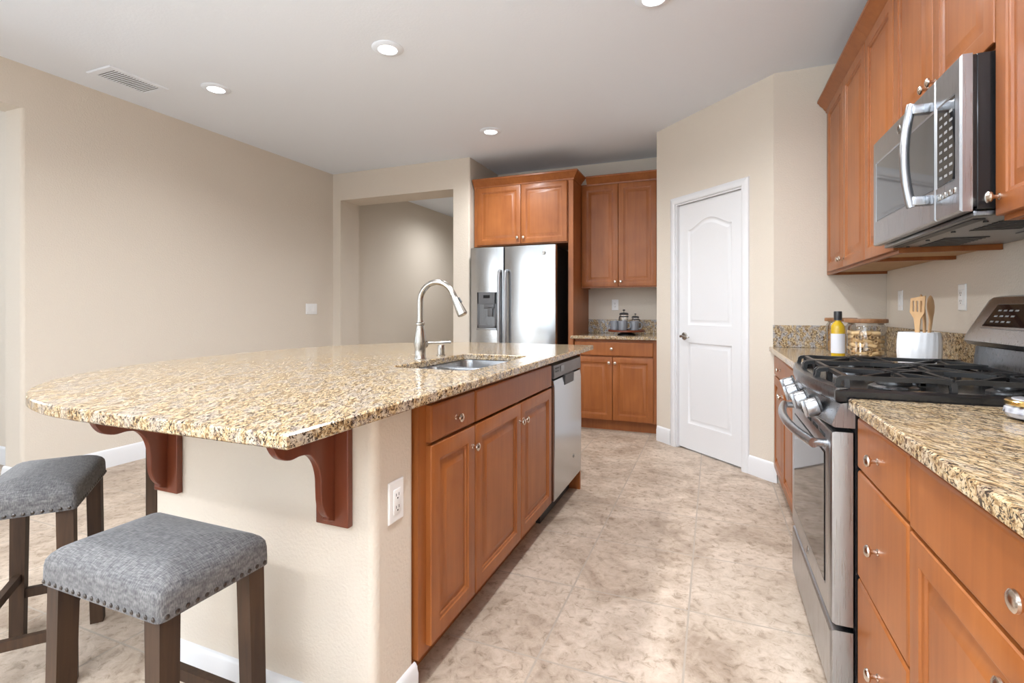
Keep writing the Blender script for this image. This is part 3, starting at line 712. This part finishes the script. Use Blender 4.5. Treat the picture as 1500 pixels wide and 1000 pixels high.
for q in ((DPX0, DPX0 + .02, DPZ0, DPZ1), (DPX1 - .02, DPX1, DPZ0, DPZ1), (DPX0, DPX1, DPZ0, DPZ0 + .03), (DPX0, DPX1, DPZ1 - .12, DPZ1)): dp.box(q[0], q[1], -.020, -.004, q[2], q[3], bev=.004)
dpo = dp.done('dispenser', 'gplastic', t)
b = B(); b.box(DPX0 + .015, DPX1 - .015, -.012, -.004, DPZ0 + .02, DPZ1 - .11); b.done('recess', 'steeld', dpo)
b = B(); b.box(.155, .225, -.0215, -.019, 1.275, 1.305); b.done('display', 'lcd', dpo)
b = B(); b.box(.205, .26, -.034, -.008, 1.09, 1.19, bev=.006); b.box(.165, .275, -.034, -.008, 1.17, 1.215, bev=.006); b.done('paddle', 'gplastic', dpo)
b = B(); b.box(DPX0 - .004, DPX1 + .004, -.026, -.005, DPZ0 - .02, DPZ0 + .0, bev=.004); b.done('drip_tray', 'steel', dpo)
emblem(.79, 1.705, -.0085, d2, .019)

# ================================================================ RANGE (faces -X)
RGW = .758
t = thing('gas_range', 'stainless steel gas range with black cast iron grates', 'range', (.362, 2.4045, 0), -PI / 2)
b = B(); b.box(0, RGW, .004, .60, .03, .895); b.done('body', 'black', t)
b = B()
for x in (.05, RGW - .05):
    for y in (.06, .55): b.lathe([(0, 0.0005), (.018, .0005), (.018, .03), (0, .03)], (x, y, 0), n=12)
b.done('feet', 'bplastic', t)
def bow(x, k=.032): u = 2 * x / RGW - 1; return -k * (1 - u * u)
# oven door
b = B(); b.panel(.004, .268, RGW - .004, .812, [(0, .0), (0, .042), (.004, .050), (.012, .054), (.075, .054), (.078, .0505), (.080, .0505)]); dr = b.done('oven_door', 'steel', t)
b = B(); b.panel(.083, .35, RGW - .083, .733, [(0, .049), (0, .0555), (.002, .0565)]); b.done('window', 'bglass', dr)
for i in range(5):
    x = .15 + i * .115; b = B(); b.box(x, x + .07, -.0565, -.053, .778, .788, bev=.001); b.done('vent_slot', 'dark', dr)
hz = .765
b = B()
pts = [(.05, -.085, hz)] + [(.05 + (RGW - .1) * i / 16, -.088 - .035 * (1 - (2 * i / 16 - 1) ** 2), hz) for i in range(17)] + [(RGW - .05, -.085, hz)]
b.tube(pts[1:-1], .0145, 14)
for x in (.062, RGW - .062): b.tube([(x, -.052, hz), (x, -.092, hz)], .0125, 14)
b.done('handle', 'steel', dr)
emblem(RGW / 2, .31, -.0535, dr, .014)
b = B(); b.panel(.004, .06, RGW - .004, .252, [(0, 0), (0, .042), (.004, .050), (.012, .054)]); b.done('storage_drawer', 'steel', t)
# control panel, bowed
prof = [(.004, .825), (-.045, .825), (-.052, .832), (-.030, .892), (.004, .900)]
b = B(); b.rings([[(x, y + bow(x) if y < 0 else y, z) for y, z in prof] for x in [.001 + (RGW - .002) * i / 20 for i in range(21)]]); cp = b.done('control_panel', 'steel', t)
for x in (.125, .325, .50, .635):
    mt = Matrix.Translation((x, -.041 + bow(x), .864)) @ Matrix.Rotation(math.radians(18), 4, 'X')
    b = B(); b.M = mt; b.lathe([(.032, 0), (.032, .006), (.029, .008)], axis='y', n=24); bz = b.done('knob_base', 'bplastic', cp)
    b = B(); b.M = mt; b.lathe([(.0275, .007), (.028, .010), (.028, .034), (.0265, .040), (.0235, .0415), (0, .0415)], axis='y', n=28); b.box(-.0045, .0045, -.050, -.036, -.0255, .0255, bev=.002); b.done('knob', 'steel', bz)
# cooktop: rim and sunken tray
def cooktop_outline(ins):
    o = []
    for i in range(17):
        x = ins + (RGW - 2 * ins) * i / 16; o.append((x, -.042 + bow(x, .036) + ins))
    return o + [(RGW - ins, .515), (ins, .515)]
b = B()
L = [[(x, y, z) for x, y in cooktop_outline(i)] for i, z in ((.0, .898), (-.002, .905), (-.002, .928), (.004, .935), (.020, .936), (.032, .922), (.045, .920))]
b.rings(L); ck = b.done('cooktop', 'black', t)
b = B(); b.rings([[(x, y, z) for x, y in cooktop_outline(i)[0:17] + cooktop_outline(i + .02)[16::-1][:17]] for i, z in ((-.0035, .899), (-.0035, .931), (.003, .9375))][0:0] or [[(x, -.0435 + bow(x, .036), .900) , (x, -.046 + bow(x, .036), .904), (x, -.046 + bow(x, .036), .926), (x, -.040 + bow(x, .036), .9368), (x, -.012 + bow(x, .036), .9375), (x, -.012 + bow(x, .036), .9365), (x, -.041 + bow(x, .036), .930)] for x in [.0 + RGW * i / 16 for i in range(17)]]); b.done('front_rim', 'steeld', t)
BUR = [(.14, .13, .045), (.14, .39, .036), (RGW / 2, .26, .040), (RGW - .14, .13, .050), (RGW - .14, .39, .034)]
for x, y, r in BUR:
    b = B(); b.lathe([(0, .9205), (r + .012, .9205), (r + .012, .930), (r, .936), (0, .936)], (x, y, 0), n=24); br_ = b.done('burner', 'steel', ck)
    b = B(); b.lathe([(0, .9365), (r * .85, .9365), (r * .9, .940), (r * .85, .946), (0, .947)], (x, y, 0), n=24); b.done('burner_cap', 'iron', br_)
def grate(x0, x1, burners):
    b = B(); gz, w, h = .962, .011, .013
    y0, y1 = -.030, .495
    xm = (x0 + x1) / 2
    def arc(p, q, base=.922):
        p, q = Vector(p), Vector(q); d = (q - p); n = d.normalized()
        return spline([p + Vector((0, 0, base)), p + n * .003 + Vector((0, 0, gz - .014)), p + n * .018 + Vector((0, 0, gz)), p + n * (d.length / 2) + Vector((0, 0, gz)), q - n * .018 + Vector((0, 0, gz)), q - n * .003 + Vector((0, 0, gz - .014)), q + Vector((0, 0, base))], 4)
    yc = (y0 + y1) / 2
    for x in (x0 + .012, x1 - .012):
        b.bar(arc((x, y0 + bow(x, .02), 0), (x, yc, 0)), w, h); b.bar(arc((x, yc, 0), (x, y1, 0)), w, h)
    for y in (y0 + .02, yc, y1 - .02):
        b.bar(arc((x0 + .006, y, 0), (x1 - .006, y, 0)), w, h)
    for bx_, by_ in burners:
        for a in range(4):
            an = PI / 4 + a * PI / 2; c, s_ = math.cos(an), math.sin(an)
            far = .5 * min((x1 - x0) / 2 - .012, .24) / abs(c) * 2 * .98
            b.bar([(bx_ + c * .022, by_ + s_ * .022, gz + .004), (bx_ + c * .06, by_ + s_ * .06, gz + .004), (bx_ + c * far, by_ + s_ * far, gz)], w * .9, h)
        for a in (0, PI):
            c = math.cos(a); b.bar([(bx_ + c * .02, by_, gz + .004), (bx_ + c * ((x1 - x0) / 2 - .012), by_, gz)], w * .9, h)
    return b.done('grate', 'iron', ck)
grate(.022, .258, [(.14, .13), (.14, .39)]); grate(.262, .496, [(RGW / 2, .26)]); grate(.50, RGW - .022, [(RGW - .14, .13), (RGW - .14, .39)])
# backguard
b = B(); pf = [(.52, .90), (.52, .93), (.545, .94), (.553, 1.022), (.60, 1.022), (.60, .90)]; b.prism(pf, 'x', .004, RGW - .004, .003); bg = b.done('backguard', 'steeld', t)
b = B()
for_x = [0, .006, .02, .05, .10, RGW - .10, RGW - .05, RGW - .02, RGW - .006, RGW]
L = []
for x in for_x:
    e_ = min(x, RGW - x); k = min(1, e_ / .05); s_ = math.sin(k * PI / 2)
    y_l, z_t = .530 - .028 * s_, 1.185 + .022 * s_
    L.append([(x, .633, 1.024), (x, .633, z_t - .012), (x, .618, z_t), (x, .588, z_t - .006), (x, y_l + .004, 1.062), (x, y_l, 1.045), (x, y_l + .012, 1.030), (x, .56, 1.024)])
b.rings(L); hd = b.done('console', 'steel', t)
# control display on the sloped face
sl = math.atan2(.588 - .506, 1.201 - 1.062)
mt = Matrix.Translation((0, .5455, 1.131)) @ Matrix.Rotation(-sl, 4, 'X')
b = B(); b.M = mt; b.panel(.13, -.047, RGW - .13, .055, [(0, -.004), (0, .004), (.006, .005), (.006, .0035)]); bz = b.done('display_frame', 'steel', hd)
b = B(); b.M = mt; b.panel(.137, -.040, RGW - .137, .048, [(0, 0), (0, .0042), (.001, .0045)]); ds = b.done('display', 'bglass', bz)
for i in range(4):
    for j in range(3):
        b = B(); b.M = mt; b.box(.17 + i * .035, .19 + i * .035, -.0052, -.0044, -.024 + j * .022, -.018 + j * .022); b.done('key', 'print', ds)

# ================================================================ MICROWAVE (faces -X)
MZ0, MH, MW_ = 1.402, .416, .762
t = thing('microwave', 'stainless steel over-the-range microwave under the upper cabinets', 'microwave', (.625, 2.4, MZ0), -PI / 2)
b = B(); b.box(.002, MW_ - .002, .004, .37, .012, MH - .002, bev=.002); b.box(.002, MW_ - .002, -.02, .0035, .02, MH - .004); b.done('body', 'black', t)
SX = .603
def mfront(x0, x1, name, holes):
    b = B(); out = [(x0, .008), (x1, .008), (x1, MH), (x0, MH)]; inn = offset(out, -.005)
    vs = b.rings([[(x, -.005, z) for x, z in out], [(x, -.026, z) for x, z in out], [(x, -.031, z) for x, z in inn]], True, False)
    hl = []
    for h in holes:
        hh = [(h[0], h[2]), (h[1], h[2]), (h[1], h[3]), (h[0], h[3])]
        hl.append(b.rings([[(x, -.031, z) for x, z in hh], [(x, -.028, z) for x, z in offset(hh, -.003)]], False, True)[0])
    b.fillplane([vs[-1]] + hl); return b.done(name, 'steel', t)
WZ0, WZ1 = .098, .330
md = mfront(.001, SX - .001, 'door', [(.035, SX - .001 - .006, WZ0, WZ1)])
mc = mfront(SX + .001, MW_ - .001, 'control_panel', [(SX + .007, MW_ - .03, WZ0, WZ1)])
b = B(); b.panel(.040, WZ0 + .005, SX - .012, WZ1 - .005, [(0, .026), (0, .0295), (.001, .030)]); b.done('window', 'mglass', md)
b = B(); b.panel(SX + .011, WZ0 + .004, MW_ - .034, WZ1 - .004, [(0, .026), (0, .0295), (.001, .030)]); kp = b.done('keypad', 'bglass', mc)
for j in range(8):
    for i in range(3):
        b = B(); b.box(SX + .028 + i * .032, SX + .046 + i * .032, -.0308, -.0298, WZ0 + .022 + j * .024, WZ0 + .029 + j * .024); b.done('key', 'print', kp)
for i in range(4):
    b = B(); b.box(SX + .022 + i * .030, SX + .044 + i * .030, -.034, -.030, .062, .078, bev=.0015); b.done('button', 'nickel', mc)
hx = .575
b = B(); b.tube(spline([(hx, -.078, .362), (hx, -.082, .345), (hx, -.092, .28), (hx, -.096, .21), (hx, -.092, .14), (hx, -.082, .075), (hx, -.078, .058)], 6), .0125, 14)
b.done('handle', 'steel', md)
for z in (.345, .075):
    b = B(); b.box(hx - .012, hx + .014, -.080, -.030, z - .014, z + .014, bev=.003); b.done('handle_mount', 'steel', md)
emblem(.30, .375, -.0305, md, .016)
b = B(); b.box(.02, .75, .0, .365, -.004, .0115, bev=.003); un = b.done('underside', 'steeld', t)
for x0, x1, y0, y1 in ((.06, .30, .10, .22), (.46, .70, .10, .22)):
    b = B()
    for i in range(9): xx = x0 + (x1 - x0) * i / 9; b.box(xx, xx + .012, y0, y1, -.0065, -.0035)
    b.done('filter', 'bplastic', un)
b = B(); b.box(.06, .70, .018, .045, -.0065, -.0035); b.done('vent_grille', 'bplastic', un)
b = B(); b.box(.34, .42, .26, .33, -.0065, -.0035); b.done('lamp_cover', 'gplastic', un)
for x in (.06, .25, .45, .65):
    b = B(); b.lathe([(0, -.0075), (.006, -.0075), (.006, -.0035), (0, -.0035)], (x, .065, 0), n=10); b.done('screw', 'bplastic', un)

# ================================================================ STOOLS
def make_stool(label, loc, rz):
    t = thing('bar_stool', label, 'stool', loc, rz, 'bar stools')
    a, b_, z0 = .201, .132, .54
    L = []
    for ins, z in ((.012, .0), (0, .002), (0, .020), (.0008, .045), (.003, .060), (.010, .072), (.022, .082), (.040, .090), (.062, .0955), (.088, .099), (.112, .1003), (.126, .1005)):
        L.append([(x, y, z0 + z - .012 * (abs(x) / a) ** 2 * (z / .1) ** 2) for x, y in rrect(0, 0, a - ins, b_ - ins, max(.016 - ins * .15, .003), 5)])
    b = B(); b.rings(L); b.done('seat', 'fabric', t, ang=50)
    b = B()
    def studs(p, q, n):
        for i in range(n):
            u = (i + .5) / n; x = p[0] + (q[0] - p[0]) * u; y = p[1] + (q[1] - p[1]) * u
            nx, ny = (0, 1 if p[1] > 0 else -1) if abs(p[1] - q[1]) < 1e-6 else (1 if p[0] > 0 else -1, 0)
            b.M = Matrix.Translation((x + nx * -.0005, y + ny * -.0005, z0 + .010)) @ Vector((0, 0, 1)).rotation_difference(Vector((nx, ny, 0))).to_matrix().to_4x4()
            b.lathe([(.0055, 0), (.005, .002), (.003, .0034), (0, .0038)], n=8)
    studs((-a + .006, -b_), (a - .006, -b_), 18); studs((-a + .006, b_), (a - .006, b_), 18); studs((-a, -b_ + .006), (-a, b_ - .006), 12); studs((a, -b_ + .006), (a, b_ - .006), 12)
    b.done('nailhead_trim', 'stud', t)
    for sx in (-1, 1):
        for sy in (-1, 1):
            b = B(); x, y = sx * (a - .032), sy * (b_ - .030); xb, yb = sx * (a - .024), sy * (b_ - .022); h1, h0 = .021, .019
            L = [[(xb - h0, yb - h0, .001), (xb + h0, yb - h0, .001), (xb + h0, yb + h0, .001), (xb - h0, yb + h0, .001)], [(x - h1, y - h1, z0 + .004), (x + h1, y - h1, z0 + .004), (x + h1, y + h1, z0 + .004), (x - h1, y + h1, z0 + .004)]]
            b.rings(L); b.done('leg', 'stool', t)
    for sy in (-1, 1):
        b = B(); b.box(-a + .045, a - .045, sy * (b_ - .027) - .010, sy * (b_ - .027) + .010, .205, .235); b.done('stretcher', 'stool', t)
    for sx in (-1, 1):
        b = B(); b.box(sx * (a - .028) - .010, sx * (a - .028) + .010, -b_ + .044, b_ - .044, .145, .175); b.done('stretcher', 'stool', t)
    return t
make_stool('grey upholstered bar stool standing squarely before the island, nearest the camera', (-1.2, .777, 0), 0)
make_stool('grey upholstered bar stool turned aslant, cut by the left picture edge', (-2.06, .955, 0), math.radians(140.4))

# ================================================================ SMALL THINGS ON THE COUNTERS
# pasta jar + lid + pieces
def jar(label, loc, r, h, lidlabel):
    t = thing('storage_jar', label, 'jar', loc, 0)
    b = B(); w = .003
    b.lathe([(0, .0006), (r - .006, .0006), (r, .007), (r, h - .02), (r - .012, h), (r - .012 - w, h), (r - w, h - .021), (r - w, .010), (r - .01, .006), (0, .006)], n=40); b.done('vessel', 'glass', t)
    b = B(); b.lathe([(0, h + .0005), (r - .008, h + .0005), (r + .006, h + .003), (r + .007, h + .006), (r + .007, h + .018), (r + .004, h + .022), (0, h + .022)], n=40); b.done('lid', 'lid', t)
    return t
PJ = (.746, 3.146, RCT + .0005)
jar('round glass jar of large pasta tubes with wooden lid', PJ, .090, .176, '')
CJ = (.682, 3.385, RCT + .0005)
jar('round glass jar of golden cereal with wooden lid behind the oil bottle', CJ, .074, .178, '')
# rigatoni: crossed layers
pm = None; first = None
for layer in range(6):
    ang = layer * 1.15 + .3; zc = .0185 + layer * .0212
    n = 7
    for k in range(-3, 4):
        yk = k * .0222; half = math.sqrt(max(0, .0845 ** 2 - (abs(yk) + .011) ** 2)) if abs(yk) + .011 < .0845 else 0
        cnt = int(2 * half / .039)
        for q in range(cnt):
            if layer == 5 and random.random() < .35: continue
            xk = (q - (cnt - 1) / 2) * .040
            if layer < 5 and math.hypot(xk, yk) < .028: continue
            if pm is None:
                b = B(); nn = 14; r1, r2, hl = .0102, .0080, .0185
                wob = lambda a, t_: 1 + .05 * math.cos(7 * a)
                prof = []
                rings_ = []
                for rr, xx in ((r1, -hl), (r1, 0), (r1, hl), (r2, hl), (r2, 0), (r2, -hl)):
                    rings_.append([(xx + .004 * math.cos(2 * PI * i / nn), rr * math.cos(2 * PI * i / nn), rr * math.sin(2 * PI * i / nn)) for i in range(nn)])
                b.rings(rings_ + [rings_[0]], False, False); o = b.done('rigatoni', 'pasta', weld=True); pm = o
            else: o = pm.copy(); COL.objects.link(o)
            tag(o, 'large dry pasta tube inside the round glass jar with wooden lid', 'pasta', 'pasta tubes in the glass jar')
            c, s_ = math.cos(ang), math.sin(ang)
            o.location = (PJ[0] + xk * c - yk * s_, PJ[1] + xk * s_ + yk * c, PJ[2] + zc); o.rotation_euler = (random.uniform(0, 6), random.uniform(-.25, .25), ang + random.uniform(-.5, .5))
# cereal: one mass nobody could count
b = B(); random.seed(3)
for i in range(760):
    zc = .012 + .125 * random.random(); top = zc > .128
    rad = (.060 * math.sqrt(random.random())) if top else .057 + .004 * random.random(); a = random.uniform(0, 2 * PI)
    b.mi = 1 if random.random() < .13 else 0
    b.M = Matrix.Translation((rad * math.cos(a), rad * math.sin(a), zc)) @ Matrix.Rotation(random.uniform(0, 6), 4, Vector((random.random(), random.random(), random.random() + .1)))
    r = random.uniform(.0038, .0056); b.lathe([(0, -r * .6), (r * .9, -r * .3), (r * .9, r * .3), (0, r * .6)], n=6)
b.M = Matrix.Identity(4); b.mi = 0; b.lathe([(0, .008), (.056, .008), (.056, .130), (0, .134)], n=24)
M['cereal'] = plain('toasted_cereal', (.62, .33, .07), .6, bump=(200, .3, .001)); M['raisin'] = plain('raisin', (.06, .03, .02), .5)
o = b.done('cereal', ['cereal', 'raisin'], loc=CJ); tag(o, 'golden cereal with dark bits filling the glass jar behind the oil bottle', 'cereal', None, 'stuff')
# oil bottle
t = thing('oil_bottle', 'slim bottle of yellow olive oil with black cap beside the jars', 'bottle', (.552, 2.80, RCT + .0005), 0)
b = B(); b.lathe([(0, .0006), (.026, .0006), (.0285, .004), (.0285, .158), (.027, .170), (.018, .184), (.0125, .190), (.0125, .196), (0, .196)], n=28); b.done('bottle', 'oil', t)
b = B(); b.lathe([(0, .1965), (.0165, .1965), (.0170, .199), (.0170, .236), (.0155, .239), (0, .239)], n=24); b.done('cap', 'bplastic', t)
b = B(); b.lathe([(.0287, .040), (.0292, .040), (.0292, .132), (.0287, .132)], n=28); lb = b.done('label', 'label', t)
# crock
t = thing('utensil_crock', 'white ribbed ceramic crock holding wooden utensils behind the range', 'crock', (.805, 2.60, RCT + .0005), 0)
wob = lambda a, t_: 1 + .030 * abs(math.cos(10 * a + .7 * math.sin(t_ * 30))) - .018
b = B(); b.lathe([(0, .0006), (.058, .0006), (.066, .006), (.0735, .03), (.0765, .07), (.0755, .11), (.0715, .145), (.069, .152), (.065, .152), (.066, .14), (.069, .07), (.062, .012), (0, .010)], n=96, wob=wob); b.done('pot', 'ceramic', t)
def utensil(label, name, build, loc, rot):
    o = build.done(name, 'beech'); o.location = loc; o.rotation_euler = rot; return tag(o, label, name.replace('_', ' '))
CK = (.805, 2.60, RCT + .0005)
FACE = -YAW
b = B()   # slotted spatula: local x width, z up
out = [(-.007, 0), (.007, 0), (.0085, .15), (.012, .20), (.027, .228), (.030, .285), (.018, .300)][::1] + [(-.026, .292), (-.027, .228), (-.011, .20), (-.0085, .15)]
out = [(-.007, 0), (.007, 0), (.0085, .15), (.012, .195), (.026, .222), (.029, .292), (-.024, .280), (-.027, .222), (-.012, .195), (-.0085, .15)]
hs = [[(x - .003, .225), (x + .003, .225), (x + .003, .270), (x - .003, .270)] for x in (-.013, .001, .015)]
tops = []; bots = []
for lp in [out] + hs:
    vs = b.rings([[(x, -.003, z) for x, z in lp], [(x, .003, z) for x, z in lp]], False, False); tops.append(vs[0]); bots.append(vs[1])
b.fillplane(tops); b.fillplane(bots)
utensil('slotted wooden spatula standing in the white crock', 'slotted_spatula', b, (CK[0] - .010, CK[1] - .014, CK[2] + .014), (.08, .04, -.75))
def spoon():
    b = B(); L = []
    for z, w, th in ((0, .006, .005), (.12, .007, .0055), (.18, .008, .006), (.20, .012, .007), (.225, .021, .008), (.25, .0245, .008), (.275, .020, .0065), (.290, .010, .004), (.294, .003, .002)):
        bend = .012 * max(0, (z - .18) / .11)
        L.append([(w * math.cos(2 * PI * i / 14), th * math.sin(2 * PI * i / 14) + bend, z) for i in range(14)])
    b.rings(L); return b
utensil('wooden spoon seen edge-on between the slotted spatula and the other spoon', 'wooden_spoon', spoon(), (CK[0] + .012, CK[1] - .014, CK[2] + .018), (.0, .10, 1.15))
utensil('wooden spoon leaning to the right in the white crock, its bowl face showing', 'wooden_spoon', spoon(), (CK[0] + .026, CK[1] + .014, CK[2] + .018), (.0, .20, .75))
# little jar with gold lid
t = thing('trinket_jar', 'small round patterned glass jar with gold rimmed lid on the near granite counter', 'jar', (.668, 1.462, RCT + .0005), 0)
M['speck'] = granite('speckled_glass', .2)
b = B(); b.lathe([(0, .0006), (.040, .0006), (.052, .006), (.058, .016), (.056, .026), (.050, .031), (0, .031)], n=40)
nt = None
m, nt_, p = newmat('patterned_glass'); tc = N(nt_, 'ShaderNodeTexCoord'); v = N(nt_, 'ShaderNodeTexVoronoi', Scale=60.); nt_.links.new(tc.outputs['Object'], v.inputs['Vector'])
r_ = ramp(nt_, [(.16, (.08, .06, .05)), (.34, (.30, .30, .33)), (.6, (.44, .44, .47))]); nt_.links.new(v.outputs['Distance'], r_.inputs['Fac']); nt_.links.new(r_.outputs[0], p.inputs['Base Color']); p.inputs['Roughness'].default_value = .08; M['pglass'] = m
b.done('bowl', 'pglass', t)
b = B(); b.lathe([(0, .0315), (.053, .0315), (.0555, .034), (.0555, .041), (.053, .0435), (.047, .044), (0, .044)], n=40); ld = b.done('lid', 'gold', t)
b = B(); b.lathe([(0, .0445), (.044, .0445), (.043, .0465), (0, .048)], n=32); b.done('lid_inlay', 'pglass', ld)

# coffee tray on the back counter
TR = (-.80, 5.03, .9095)
t = thing('serving_stand', 'round dark wooden serving stand on the back counter', 'tray', TR, 0)
b = B(); b.lathe([(0, .0005), (.088, .0005), (.088, .006), (.060, .020), (.056, .030), (0, .030)], n=36); b.done('base', 'bplastic', t)
b = B(); b.lathe([(0, .0305), (.176, .0305), (.180, .034), (.180, .047), (.177, .050), (.171, .050), (.170, .047), (0, .047)], n=48); b.done('plate', 'corbel', t)
TZ = TR[2] + .0478
def make_mug():
    t = thing('mug', 'm', 'mug')
    b = B(); b.lathe([(0, .0), (.040, .0), (.0435, .004), (.044, .09), (.0425, .0925), (.0405, .09), (.040, .008), (0, .006)], n=32); b.done('cup', 'mug', t)
    b = B(); b.tube(spline([(.041, 0, .075), (.060, 0, .078), (.074, 0, .062), (.074, 0, .038), (.060, 0, .018), (.041, 0, .020)], 5), .0055, 10); b.done('handle', 'mug', t)
    return t
mug0 = make_mug()
for i, (x, y, rz, lb) in enumerate(((-.105, -.055, 2.6, 'leftmost of the three grey mugs on the serving stand'), (-.018, -.105, -.15, 'middle grey mug on the serving stand, its handle to the right'), (.085, -.065, -.1, 'rightmost of the three grey mugs on the serving stand'))):
    o = mug0 if i == 0 else copy_tree(mug0)
    o['label'] = lb; o['group'] = 'grey mugs on the serving stand'; o.location = (TR[0] + x, TR[1] + y, TZ); o.rotation_euler = (0, 0, rz)
def press(label, loc, s, rz):
    t = thing('french_press', label, 'coffee press', loc, rz)
    def S(p): return [(r * s, z * s) for r, z in p]
    b = B(); b.lathe(S([(0, .006), (.040, .006), (.042, .010), (.042, .150), (.040, .150), (.040, .012), (0, .010)]), n=32); b.done('beaker', 'glass', t)
    b = B(); b.lathe(S([(0, 0), (.044, 0), (.045, .004), (.045, .016), (.0425, .016), (.0425, .0055), (0, .0055)]), n=32); b.lathe(S([(.0425, .128), (.0455, .128), (.0455, .138), (.0425, .138)]), n=32)
    b.tube([(x * s, y * s, z * s) for x, y, z in spline([(.044, 0, .134), (.066, 0, .132), (.076, 0, .11), (.076, 0, .05), (.066, 0, .02), (.044, 0, .010)], 5)], .005 * s, 10); b.done('frame', 'bplastic', t)
    b = B(); b.lathe(S([(0, .1505), (.045, .1505), (.046, .155), (.044, .165), (.030, .172), (.0, .174)]), n=32); ld = b.done('lid', 'bplastic', t)
    b = B(); b.lathe(S([(0, .172), (.003, .172), (.003, .190), (.012, .192), (.013, .198), (.009, .203), (0, .204)]), n=16); b.done('plunger', 'bplastic', ld)
    b = B(); b.lathe(S([(0, .09), (.0385, .09), (.0385, .098), (0, .098)]), n=24); b.lathe(S([(.0015, .098), (.0015, .15)]), n=6); b.done('filter', 'steel', t)
press('taller glass french press with black lid at the back of the serving stand', (TR[0] - .030, TR[1] + .030, TZ), 1.0, 2.4)
press('shorter glass coffee press with black lid behind the rightmost grey mug', (TR[0] + .080, TR[1] + .045, TZ), .80, .9)
